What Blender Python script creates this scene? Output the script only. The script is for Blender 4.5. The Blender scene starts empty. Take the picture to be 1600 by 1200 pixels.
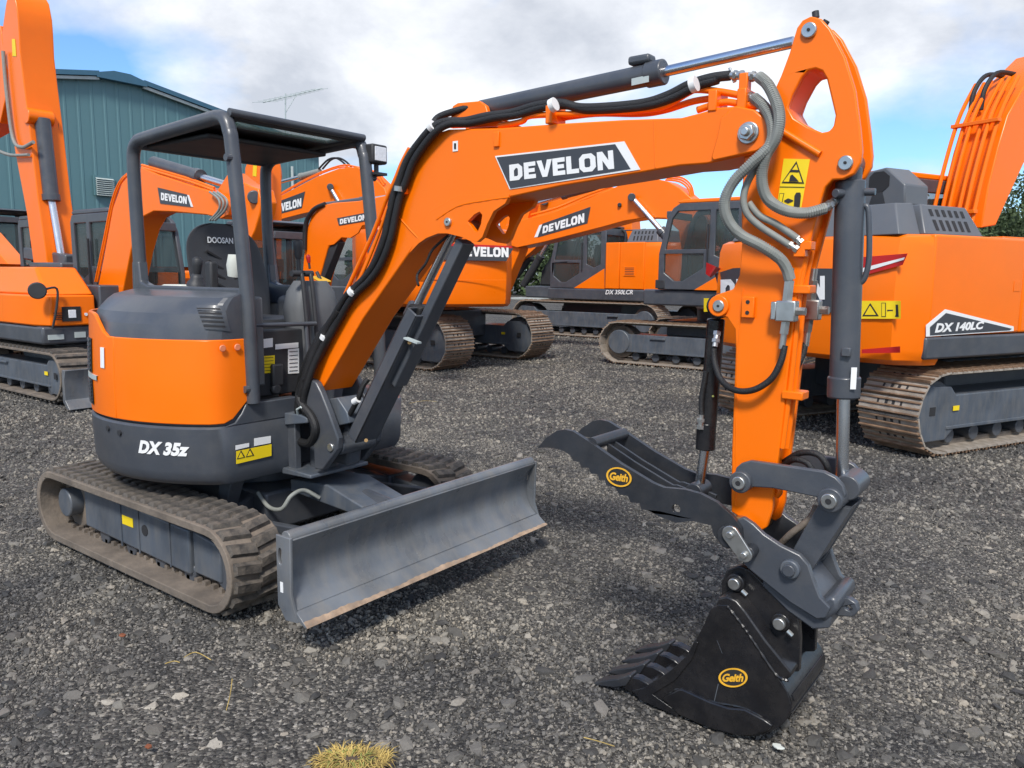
import bpy, bmesh, math, random
import numpy as np
from mathutils import Vector, Matrix
from mathutils.geometry import tessellate_polygon
R = math.radians
random.seed(7)
scn = bpy.context.scene
COL = scn.collection
# ------------------------------------------------------------------ camera
CAM = Vector((4.0195, -2.7868, 1.6041)); FPX = 1219.1
YAW, PIT, ROL = 2.2172, -0.1386, 0.0111
cd = Vector((math.cos(YAW)*math.cos(PIT), math.sin(YAW)*math.cos(PIT), math.sin(PIT)))
cr = Vector((math.sin(YAW), -math.cos(YAW), 0)); cu = cr.cross(cd)
cr, cu = cr*math.cos(ROL)+cu*math.sin(ROL), cu*math.cos(ROL)-cr*math.sin(ROL)
cam = bpy.data.cameras.new('camera'); camo = bpy.data.objects.new('camera', cam); COL.objects.link(camo)
m = Matrix((cr, cu, -cd)).transposed().to_4x4(); m.translation = CAM
camo.matrix_world = m
cam.sensor_fit = 'HORIZONTAL'; cam.sensor_width = 36.0; cam.lens = FPX/1600*36.0
cam.clip_start = 0.05; cam.clip_end = 2000
scn.camera = camo
# ------------------------------------------------------------------ world and sun
SUN_EL, SUN_AZ = R(48), R(-62)          # direction towards the sun, azimuth from +X ccw
world = bpy.data.worlds.new('World'); scn.world = world; world.use_nodes = True
nt = world.node_tree; nt.nodes.clear()
N = nt.nodes.new; L = nt.links.new
out = N('ShaderNodeOutputWorld'); bg = N('ShaderNodeBackground'); bg.inputs['Strength'].default_value = 0.125
sky = N('ShaderNodeTexSky'); sky.sky_type = 'NISHITA'; sky.sun_disc = False
sky.sun_elevation = SUN_EL; sky.sun_rotation = R(90) - SUN_AZ
sky.air_density = 1.0; sky.dust_density = 0.6; sky.ozone_density = 1.3
tc = N('ShaderNodeTexCoord'); sep = N('ShaderNodeSeparateXYZ'); L(tc.outputs['Generated'], sep.inputs[0])
def mth(op, a, b=None, c=None):
    n = N('ShaderNodeMath'); n.operation = op
    for i, v in enumerate((a, b, c)):
        if v is None: continue
        if isinstance(v, (int, float)): n.inputs[i].default_value = v
        else: L(v, n.inputs[i])
    return n.outputs[0]
zz = mth('ADD', mth('MAXIMUM', sep.outputs[2], 0.0), 0.40)
comb = N('ShaderNodeCombineXYZ'); L(mth('DIVIDE', sep.outputs[0], zz), comb.inputs[0]); L(mth('DIVIDE', sep.outputs[1], zz), comb.inputs[1])
def cloudnoise(scale, detail, rough, off, dist=0.0):
    mp = N('ShaderNodeMapping'); mp.inputs['Location'].default_value = off; L(comb.outputs[0], mp.inputs[0])
    n = N('ShaderNodeTexNoise'); n.inputs['Scale'].default_value = scale; n.inputs['Detail'].default_value = detail
    n.inputs['Roughness'].default_value = rough; n.inputs['Distortion'].default_value = dist
    L(mp.outputs[0], n.inputs['Vector']); return n.outputs['Fac']
def ramp(fac, stops):
    r = N('ShaderNodeValToRGB'); e = r.color_ramp.elements
    while len(e) < len(stops): e.new(0.5)
    for i, (p, c) in enumerate(stops): e[i].position = p; e[i].color = (*c, 1) if len(c) == 3 else c
    L(fac, r.inputs[0]); return r.outputs[0]
cov = ramp(cloudnoise(1.35, 10, 0.50, (22.3, 7.4, 0.0), 0.15), [(0.43, (0, 0, 0)), (0.55, (1, 1, 1))])
shade = ramp(cloudnoise(2.4, 8, 0.58, (4.2, 1.3, 2.0), 0.15), [(0.38, (4.2, 4.4, 4.8)), (0.50, (5.7, 5.85, 6.15)), (0.64, (7.6, 7.7, 7.8))])
mx = N('ShaderNodeMix'); mx.data_type = 'RGBA'
gain = N('ShaderNodeMix'); gain.data_type = 'RGBA'; gain.blend_type = 'MULTIPLY'; gain.inputs[0].default_value = 1.0
L(sky.outputs[0], gain.inputs[6]); gain.inputs[7].default_value = (0.74, 1.02, 1.32, 1)
L(mth('MULTIPLY', cov, 0.94), mx.inputs[0]); L(gain.outputs[2], mx.inputs[6]); L(shade, mx.inputs[7])
L(mx.outputs[2], bg.inputs['Color']); L(bg.outputs[0], out.inputs['Surface'])
sl = bpy.data.lights.new('sun', 'SUN'); sl.energy = 3.1; sl.angle = R(10); sl.color = (1.0, 0.955, 0.89)
so = bpy.data.objects.new('sun', sl); COL.objects.link(so)
sdir = Vector((math.cos(SUN_AZ)*math.cos(SUN_EL), math.sin(SUN_AZ)*math.cos(SUN_EL), math.sin(SUN_EL)))
so.rotation_euler = sdir.to_track_quat('Z', 'Y').to_euler(); so.location = (0, -5, 12)
vs = scn.view_settings; vs.view_transform = 'Standard'; vs.look = 'None'; vs.gamma = 1; vs.use_curve_mapping = False
vs.exposure = 0.33
scn.render.engine = 'CYCLES'
scn.cycles.max_bounces = 6; scn.cycles.transparent_max_bounces = 12
# ------------------------------------------------------------------ materials
MATS = {}
def mat(name, col, rough=0.5, metal=0.0, var=0.12, vscale=6.0, dust=0.0, dustcol=(0.22, 0.17, 0.12), bump=0.0, bscale=60.0, coat=0.0, alpha=1.0, spec=0.5, stretch=None):
    m = bpy.data.materials.new(name); m.use_nodes = True; t = m.node_tree; b = t.nodes['Principled BSDF']
    tcn = t.nodes.new('ShaderNodeTexCoord')
    no = t.nodes.new('ShaderNodeTexNoise'); no.inputs['Scale'].default_value = vscale; no.inputs['Detail'].default_value = 6
    t.links.new(tcn.outputs['Object'], no.inputs['Vector'])
    r = t.nodes.new('ShaderNodeValToRGB'); e = r.color_ramp.elements
    e[0].position = 0.3; e[1].position = 0.7
    e[0].color = (*[c*(1-var) for c in col], 1); e[1].color = (*[min(1, c*(1+var)) for c in col], 1)
    t.links.new(no.outputs['Fac'], r.inputs[0]); last = r.outputs[0]
    if dust > 0:
        n2 = t.nodes.new('ShaderNodeTexNoise'); n2.inputs['Scale'].default_value = vscale*2.3; n2.inputs['Detail'].default_value = 9; n2.inputs['Roughness'].default_value = 0.68
        if stretch:
            mpn = t.nodes.new('ShaderNodeMapping'); mpn.inputs['Scale'].default_value = stretch; t.links.new(tcn.outputs['Object'], mpn.inputs[0]); t.links.new(mpn.outputs[0], n2.inputs['Vector'])
        else: t.links.new(tcn.outputs['Object'], n2.inputs['Vector'])
        r2 = t.nodes.new('ShaderNodeValToRGB'); r2.color_ramp.elements[0].position = 0.42; r2.color_ramp.elements[1].position = 0.72
        r2.color_ramp.elements[1].color = (dust, dust, dust, 1)
        t.links.new(n2.outputs['Fac'], r2.inputs[0])
        mxn = t.nodes.new('ShaderNodeMix'); mxn.data_type = 'RGBA'
        t.links.new(r2.outputs[0], mxn.inputs[0]); t.links.new(last, mxn.inputs[6]); mxn.inputs[7].default_value = (*dustcol, 1)
        last = mxn.outputs[2]
    t.links.new(last, b.inputs['Base Color'])
    rr = t.nodes.new('ShaderNodeMapRange'); rr.inputs[3].default_value = max(0.02, rough-0.07); rr.inputs[4].default_value = min(1, rough+0.1)
    t.links.new(no.outputs['Fac'], rr.inputs[0]); t.links.new(rr.outputs[0], b.inputs['Roughness'])
    b.inputs['Metallic'].default_value = metal; b.inputs['Coat Weight'].default_value = coat; b.inputs['Coat Roughness'].default_value = 0.12
    b.inputs['Specular IOR Level'].default_value = spec
    b.inputs['Alpha'].default_value = alpha
    if bump > 0:
        n3 = t.nodes.new('ShaderNodeTexNoise'); n3.inputs['Scale'].default_value = bscale; n3.inputs['Detail'].default_value = 5
        t.links.new(tcn.outputs['Object'], n3.inputs['Vector'])
        bp = t.nodes.new('ShaderNodeBump'); bp.inputs['Strength'].default_value = bump; bp.inputs['Distance'].default_value = 0.01
        t.links.new(n3.outputs['Fac'], bp.inputs['Height']); t.links.new(bp.outputs[0], b.inputs['Normal'])
    MATS[name] = m; return m
mat('orange', (0.93, 0.172, 0.0012), 0.30, var=0.03, vscale=2.5, dust=0.06, dustcol=(0.6, 0.22, 0.04), coat=0.0, bump=0.015, bscale=60, spec=0.36)
mat('grey', (0.056, 0.063, 0.076), 0.36, var=0.12, vscale=3.0, dust=0.22, dustcol=(0.17, 0.16, 0.145), coat=0.1, bump=0.05, bscale=140)
mat('bladegrey', (0.125, 0.138, 0.156), 0.28, var=0.30, vscale=4.0, dust=0.42, dustcol=(0.24, 0.215, 0.18), bump=0.06, bscale=70, stretch=(1.0, 1.6, 0.35))
mat('framegrey', (0.075, 0.090, 0.112), 0.4, var=0.2, vscale=4.0, dust=0.34, dustcol=(0.22, 0.20, 0.17), bump=0.06, stretch=(1.6, 1.6, 0.4))
mat('wornedge', (0.36, 0.25, 0.17), 0.7, var=0.35, vscale=14, dust=0.5, dustcol=(0.20, 0.18, 0.16), bump=0.3)
mat('black', (0.011, 0.011, 0.013), 0.25, var=0.3, vscale=5, dust=0.16, dustcol=(0.09, 0.08, 0.07), bump=0.08, bscale=70)
mat('thumbblack', (0.024, 0.027, 0.033), 0.34, var=0.25, vscale=5, dust=0.2, dustcol=(0.11, 0.10, 0.09), bump=0.06, bscale=70)
mat('rubber', (0.062, 0.056, 0.050), 0.8, var=0.35, vscale=9, dust=0.75, dustcol=(0.185, 0.152, 0.12), bump=0.35, bscale=50)
mat('beltdust', (0.175, 0.142, 0.112), 0.9, var=0.35, vscale=5, dust=0.7, dustcol=(0.085, 0.072, 0.062), bump=0.3, bscale=60)
mat('shoe', (0.27, 0.225, 0.18), 0.7, var=0.35, vscale=6, dust=0.8, dustcol=(0.38, 0.35, 0.31), bump=0.3, bscale=40)
mat('shoebar', (0.20, 0.115, 0.065), 0.7, var=0.35, vscale=9, dust=0.5, dustcol=(0.30, 0.24, 0.18), bump=0.3, bscale=50)
mat('chrome', (0.68, 0.69, 0.71), 0.24, metal=1.0, var=0.04)
mat('zinc', (0.52, 0.52, 0.50), 0.32, metal=0.9, var=0.12, vscale=25)
mat('brass', (0.40, 0.24, 0.10), 0.4, metal=0.8)
mat('decaldark', (0.045, 0.050, 0.060), 0.4, var=0.05)
mat('white', (0.80, 0.80, 0.79), 0.45, var=0.03)
mat('yellow', (0.85, 0.62, 0.01), 0.45, var=0.04)
mat('ink', (0.02, 0.02, 0.02), 0.6)
mat('red', (0.48, 0.012, 0.012), 0.35)
mat('gold', (0.80, 0.42, 0.03), 0.45, var=0.1, vscale=30)
mat('hose', (0.012, 0.012, 0.013), 0.55, bump=0.4, bscale=220, var=0.3)
mat('sleeve', (0.235, 0.245, 0.225), 0.55, var=0.12, vscale=30)
mat('plastic', (0.028, 0.029, 0.032), 0.55, bump=0.05)
mat('console', (0.115, 0.12, 0.125), 0.55, bump=0.05)
mat('seatvinyl', (0.035, 0.036, 0.040), 0.5, bump=0.12, bscale=250)
mat('cloth', (0.62, 0.64, 0.58), 0.8)
mat('levergold', (0.75, 0.42, 0.02), 0.5)
mat('amber', (0.80, 0.25, 0.12), 0.3)
mat('glass', (0.045, 0.065, 0.065), 0.04, var=0.05, alpha=0.42, spec=0.8)
mat('skylight', (0.42, 0.62, 0.58), 0.08, var=0.05, alpha=0.5, spec=0.6)
mat('lens', (0.75, 0.77, 0.80), 0.15, var=0.1, vscale=60)
mat('teal', (0.098, 0.205, 0.228), 0.5, var=0.06, vscale=0.35, dust=0.12, dustcol=(0.16, 0.27, 0.29))
mat('tealtrim', (0.045, 0.13, 0.20), 0.45, var=0.05)
mat('palemetal', (0.42, 0.47, 0.46), 0.45, var=0.1)
mat('bark', (0.09, 0.07, 0.05), 0.9, bump=0.5, bscale=12)
mat('leaf', (0.055, 0.085, 0.030), 0.7, var=0.45, vscale=0.8)
mat('drygrass', (0.42, 0.30, 0.09), 0.8, var=0.35, vscale=20)
mat('greengrass', (0.24, 0.25, 0.06), 0.7, var=0.3, vscale=20)
mat('soil', (0.085, 0.060, 0.042), 0.95, bump=0.6, bscale=60)
mat('deadleaf', (0.22, 0.07, 0.03), 0.7, var=0.3, vscale=40)
mat('deckgrey', (0.105, 0.113, 0.126), 0.38, var=0.08, vscale=3.0, dust=0.1)
mat('inside', (0.02, 0.02, 0.022), 0.8)
# ------------------------------------------------------------------ helpers
def ray(px, py): return cd + cr*((px-800)/FPX) - cu*((py-600)/FPX)
def onY(px, py, Y):
    v = ray(px, py); t = (Y-CAM.y)/v.y; p = CAM+v*t; return (p.x, p.z)
def onYs(pts, Y): return [onY(a, b, Y) for a, b in pts]
def pt(px, py, Y): x, z = onY(px, py, Y); return Vector((x, Y, z))
def onZ(px, py, Z=0.0):
    v = ray(px, py); t = (Z-CAM.z)/v.z; return CAM+v*t
def local(px, py, o, head, ly=None, lx=None):
    h = R(head); ex = Vector((math.cos(h), math.sin(h), 0)); ey = Vector((-math.sin(h), math.cos(h), 0)); o3 = Vector((o[0], o[1], 0))
    v = ray(px, py); n, val = (ey, ly) if ly is not None else (ex, lx)
    t = (val-(CAM-o3).dot(n))/v.dot(n); p = CAM+v*t-o3
    return Vector((p.dot(ex), p.dot(ey), p.z))
def spline(pts, n=6, closed=False):
    P = [Vector(p) for p in pts]; k = len(P); res = []
    rng = range(k if closed else k-1)
    for i in rng:
        if closed: a, b, c, d = P[i-1], P[i], P[(i+1) % k], P[(i+2) % k]
        else: a, b, c, d = P[max(i-1, 0)], P[i], P[i+1], P[min(i+2, k-1)]
        for j in range(n):
            t = j/n
            res.append(0.5*((2*b)+(c-a)*t+(2*a-5*b+4*c-d)*t*t+(3*b-a-3*c+d)*t**3))
    if not closed: res.append(P[-1])
    return res
class MB:
    def __init__(s): s.v = []; s.f = []
    def add(s, v, f):
        o = len(s.v); s.v += [tuple(p) for p in v]; s.f += [tuple(i+o for i in q) for q in f]; return s
    def box(s, x0, x1, y0, y1, z0, z1):
        v = [(x, y, z) for x in (x0, x1) for y in (y0, y1) for z in (z0, z1)]
        return s.add(v, [(0, 1, 3, 2), (4, 6, 7, 5), (0, 4, 5, 1), (2, 3, 7, 6), (0, 2, 6, 4), (1, 5, 7, 3)])
    def hexa(s, c):   # eight corners: bottom four then top four
        return s.add(c, [(3, 2, 1, 0), (4, 5, 6, 7), (0, 1, 5, 4), (1, 2, 6, 5), (2, 3, 7, 6), (3, 0, 4, 7)])
    def bar(s, a, b, w, h, up=(0, 0, 1)):
        a, b = Vector(a), Vector(b); d = (b-a).normalized(); u = Vector(up); r = d.cross(u).normalized(); u = r.cross(d)
        c = [p+r*(i*w/2)+u*(j*h/2) for p in (a, b) for i, j in ((-1, -1), (1, -1), (1, 1), (-1, 1))]
        return s.hexa(c)
    def prism(s, poly, axis, lo, hi, holes=()):
        def P(q, w):
            if axis == 'y': return (q[0], w, q[1])
            if axis == 'x': return (w, q[0], q[1])
            return (q[0], q[1], w)
        loops = [list(poly)]+[list(h) for h in holes]
        flat = [q for l in loops for q in l]; n = len(flat)
        if holes:
            tri = tessellate_polygon([[Vector((q[0], q[1], 0)) for q in l] for l in loops])
            faces = [tuple(t) for t in tri]
        else: faces = [tuple(range(n))]
        v = [P(q, lo) for q in flat]+[P(q, hi) for q in flat]
        f = list(faces)+[tuple(n+i for i in reversed(t)) for t in faces]
        o = 0
        for l in loops:
            k = len(l)
            for i in range(k):
                j = (i+1) % k; f.append((o+i, o+j, n+o+j, n+o+i))
            o += k
        return s.add(v, f)
    def cyl(s, a, b, r, r2=None, n=20, cap=True):
        a, b = Vector(a), Vector(b); d = (b-a).normalized(); r2 = r if r2 is None else r2
        u = d.orthogonal().normalized(); w = d.cross(u); v = []
        for p, q in ((a, r), (b, r2)):
            for i in range(n):
                t = 2*math.pi*i/n; v.append(p+(u*math.cos(t)+w*math.sin(t))*q)
        f = [(i, (i+1) % n, n+(i+1) % n, n+i) for i in range(n)]
        if cap: f += [tuple(range(n-1, -1, -1)), tuple(range(n, 2*n))]
        return s.add(v, f)
    def tube(s, path, r, n=10, closed=False):
        P = [Vector(p) for p in path]; k = len(P); v = []; u = None
        for i in range(k):
            d = ((P[(i+1) % k]-P[i-1]) if closed else (P[min(i+1, k-1)]-P[max(i-1, 0)])).normalized()
            u = d.orthogonal().normalized() if u is None else (u-d*u.dot(d)).normalized()
            w = d.cross(u); rr = r[i] if isinstance(r, (list, tuple)) else r
            for j in range(n):
                t = 2*math.pi*j/n; v.append(P[i]+(u*math.cos(t)+w*math.sin(t))*rr)
        f = [(i*n+j, i*n+(j+1) % n, (i+1)*n+(j+1) % n, (i+1)*n+j) for i in range(k-1) for j in range(n)]
        f += [tuple(range(n-1, -1, -1)), tuple((k-1)*n+j for j in range(n))]
        return s.add(v, f)
    def ring(s, poly_out, poly_in, axis, lo, hi): return s.prism(poly_out, axis, lo, hi, [poly_in])
    def grid(s, rows, closed_u=False):
        nr, nc = len(rows), len(rows[0]); v = [p for r_ in rows for p in r_]
        f = [(i*nc+j, i*nc+(j+1) % nc, (i+1)*nc+(j+1) % nc, (i+1)*nc+j) for i in range(nr-1) for j in range(nc if closed_u else nc-1)]
        return s.add(v, f)
    def mesh(s, name, mt, smooth=32):
        me = bpy.data.meshes.new(name); me.from_pydata(s.v, [], s.f)
        bm = bmesh.new(); bm.from_mesh(me); bmesh.ops.recalc_face_normals(bm, faces=bm.faces); bm.to_mesh(me); bm.free()
        me.materials.append(MATS[mt])
        if smooth:
            me.polygons.foreach_set('use_smooth', [True]*len(me.polygons)); me.set_sharp_from_angle(angle=R(smooth))
        return me
    def build(s, name, mt, parent=None, bevel=0.0, smooth=32, seg=2):
        return put(name, s.mesh(name, mt, smooth), parent, bevel, seg)
def put(name, me, parent=None, bevel=0.0, seg=2, mw=None):
    o = bpy.data.objects.new(name, me); COL.objects.link(o); o.parent = parent
    if mw is not None: o.matrix_basis = mw
    if bevel:
        b = o.modifiers.new('bevel', 'BEVEL'); b.width = bevel; b.segments = seg; b.limit_method = 'ANGLE'; b.angle_limit = R(35); b.harden_normals = False
    return o
def thing(name, label, cat, loc=(0, 0, 0), rz=0.0, group=None):
    o = bpy.data.objects.new(name, None); COL.objects.link(o); o.location = loc; o.rotation_euler = (0, 0, rz); o.empty_display_size = 0.2
    return tag(o, label, cat, group)
def tag(o, label, cat, group=None):
    o['label'] = label; o['category'] = cat
    if group: o['group'] = group
    return o
def circ(cx, cz, r, n=20, a0=0): return [(cx+r*math.cos(a0+2*math.pi*i/n), cz+r*math.sin(a0+2*math.pi*i/n)) for i in range(n)]
# ---- lettering: heavy block capitals for the brand word, font curves for the rest
GL = {'D': ([[(0, 0), (.6, 0), (.84, .22), (.84, .78), (.6, 1), (0, 1)]], [[(.29, .25), (.29, .60), (.42, .75), (.5, .75), (.56, .68), (.56, .32), (.5, .25)]], .95),
      'E': ([[(0, 0), (.74, 0), (.74, .25), (.29, .25), (.29, .385), (.68, .385), (.68, .615), (.29, .615), (.29, .75), (.74, .75), (.74, 1), (0, 1)]], [], .83),
      'V': ([[(.33, 0), (.62, 0), (.95, 1), (.65, 1), (.475, .36), (.30, 1), (0, 1)]], [], .98),
      'L': ([[(0, 0), (.72, 0), (.72, .25), (.29, .25), (.29, 1), (0, 1)]], [], .76),
      'O': ([[(.22, 0), (.72, 0), (.94, .22), (.94, .78), (.72, 1), (.22, 1), (0, .78), (0, .22)]], [[(.30, .32), (.30, .68), (.37, .75), (.57, .75), (.64, .68), (.64, .32), (.57, .25), (.37, .25)]], 1.04),
      'N': ([[(0, 0), (.28, 0), (.28, .52), (.60, 0), (.90, 0), (.90, 1), (.62, 1), (.62, .48), (.30, 1), (0, 1)]], [], .95)}
def brand_word(word='DEVELON'):
    mb = MB(); x = 0.0
    for ch in word:
        outs, holes, adv = GL[ch]
        mb.prism([(x+a, b) for a, b in outs[0]], 'z', 0, 0.02, [[(x+a, b) for a, b in h] for h in holes]); x += adv
    w = x-0.08
    return [(a/w, b/w, c) for a, b, c in mb.v], mb.f, 1.0/w      # width 1, height 1/w
def font_word(s, shear=0.0, offset=0.02, space=1.0):
    c = bpy.data.curves.new('t', 'FONT'); c.body = s; c.size = 1; c.shear = shear; c.offset = offset; c.space_character = space; c.extrude = 0.005; c.resolution_u = 3
    o = bpy.data.objects.new('t', c); me = bpy.data.meshes.new_from_object(o)
    v = [tuple(p.co) for p in me.vertices]; f = [tuple(p.vertices) for p in me.polygons]
    bpy.data.objects.remove(o); bpy.data.meshes.remove(me); bpy.data.curves.remove(c)
    x0 = min(p[0] for p in v); x1 = max(p[0] for p in v); y0 = min(p[1] for p in v); y1 = max(p[1] for p in v); w = x1-x0
    return [((a-x0)/w, (b-y0)/w, cc) for a, b, cc in v], f, (y1-y0)/w
def word_on(name, data, mt, parent, quad, lift=0.003):
    """lettering stretched over four corners (bottom-left, bottom-right, top-right, top-left)"""
    v, f, h = data; a, b, c, d = [Vector(q) for q in quad]; n = (b-a).cross(d-a).normalized()
    vv = []
    for x, y, z in v:
        t = y/h; p = (a*(1-x)+b*x)*(1-t)+(d*(1-x)+c*x)*t; vv.append(p+n*(lift+(0.0012 if z > 0.001 else 0)))
    return MB().add(vv, f).build(name, mt, parent, smooth=0)
def sheet(name, pts, mt, parent, lift=0.0, th=0.0015):
    P = [Vector(p) for p in pts]; n = (P[1]-P[0]).cross(P[-1]-P[0]).normalized(); k = len(P)
    v = [p+n*lift for p in P]+[p+n*(lift+th) for p in P]
    f = [tuple(range(k)), tuple(range(2*k-1, k-1, -1))]+[(i, (i+1) % k, k+(i+1) % k, k+i) for i in range(k)]
    return MB().add(v, f).build(name, mt, parent, smooth=0)
BRAND = brand_word()
# ================================================================== ground
def ground():
    n = 120
    # one sheet to the horizon: fine cells near the machines, coarse far off
    g = [math.copysign(abs(t)**3.2*900+abs(t)*14, t) for t in np.linspace(-1, 1, n)]
    rng = np.random.RandomState(3)
    ph = rng.uniform(0, 6.28, (14, 3))
    def hz(x, y):
        d = math.hypot(x, y)
        if d > 60: return 0.0
        s = 0.0
        for k in range(14):
            a = ph[k, 0]; fq = 0.5+0.35*k
            s += math.sin((x*math.cos(a)+y*math.sin(a))*fq+ph[k, 1])/(4+k)
        return s*0.016-0.014
    rows = [[(x-1.0, y+4.0, hz(x-1, y+4)) for x in g] for y in g]
    o = MB().grid(rows).build('ground', 'soil', smooth=180); o['kind'] = 'structure'
    m = bpy.data.materials.new('gravel_ground'); m.use_nodes = True; t = m.node_tree; b = t.nodes['Principled BSDF']
    NN = t.nodes.new; LL = t.links.new
    tcn = NN('ShaderNodeTexCoord')
    vo = NN('ShaderNodeTexVoronoi'); vo.inputs['Scale'].default_value = 75; LL(tcn.outputs['Object'], vo.inputs['Vector'])
    hsv = NN('ShaderNodeSeparateColor'); LL(vo.outputs['Color'], hsv.inputs[0])
    r1 = NN('ShaderNodeValToRGB'); e = r1.color_ramp.elements; e[0].position = 0.0; e[0].color = (0.020, 0.0195, 0.019, 1); e[1].position = 1.0; e[1].color = (0.30, 0.29, 0.27, 1)
    q = e.new(0.5); q.color = (0.060, 0.058, 0.054, 1); q = e.new(0.88); q.color = (0.140, 0.133, 0.121, 1)
    LL(hsv.outputs[0], r1.inputs[0])
    big = NN('ShaderNodeTexNoise'); big.inputs['Scale'].default_value = 0.9; big.inputs['Detail'].default_value = 8; big.inputs['Roughness'].default_value = 0.65; LL(tcn.outputs['Object'], big.inputs['Vector'])
    r2 = NN('ShaderNodeValToRGB'); e = r2.color_ramp.elements; e[0].position = 0.35; e[0].color = (0.62, 0.62, 0.64, 1); e[1].position = 0.68; e[1].color = (1.5, 1.42, 1.3, 1)
    LL(big.outputs['Fac'], r2.inputs[0])
    mu = NN('ShaderNodeMix'); mu.data_type = 'RGBA'; mu.blend_type = 'MULTIPLY'; mu.inputs[0].default_value = 1
    LL(r1.outputs[0], mu.inputs[6]); LL(r2.outputs[0], mu.inputs[7]); LL(mu.outputs[2], b.inputs['Base Color'])
    b.inputs['Roughness'].default_value = 0.85
    bp = NN('ShaderNodeBump'); bp.inputs['Strength'].default_value = 1.0; bp.inputs['Distance'].default_value = 0.012; bp.invert = True
    vo2 = NN('ShaderNodeTexVoronoi'); vo2.inputs['Scale'].default_value = 55; LL(tcn.outputs['Object'], vo2.inputs['Vector'])
    ad = NN('ShaderNodeMath'); ad.operation = 'ADD'; LL(vo.outputs['Distance'], ad.inputs[0]); LL(vo2.outputs['Distance'], ad.inputs[1])
    LL(ad.outputs[0], bp.inputs['Height']); LL(bp.outputs[0], b.inputs['Normal'])
    o.data.materials.clear(); o.data.materials.append(m)
    return hz
GZ = ground()
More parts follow.
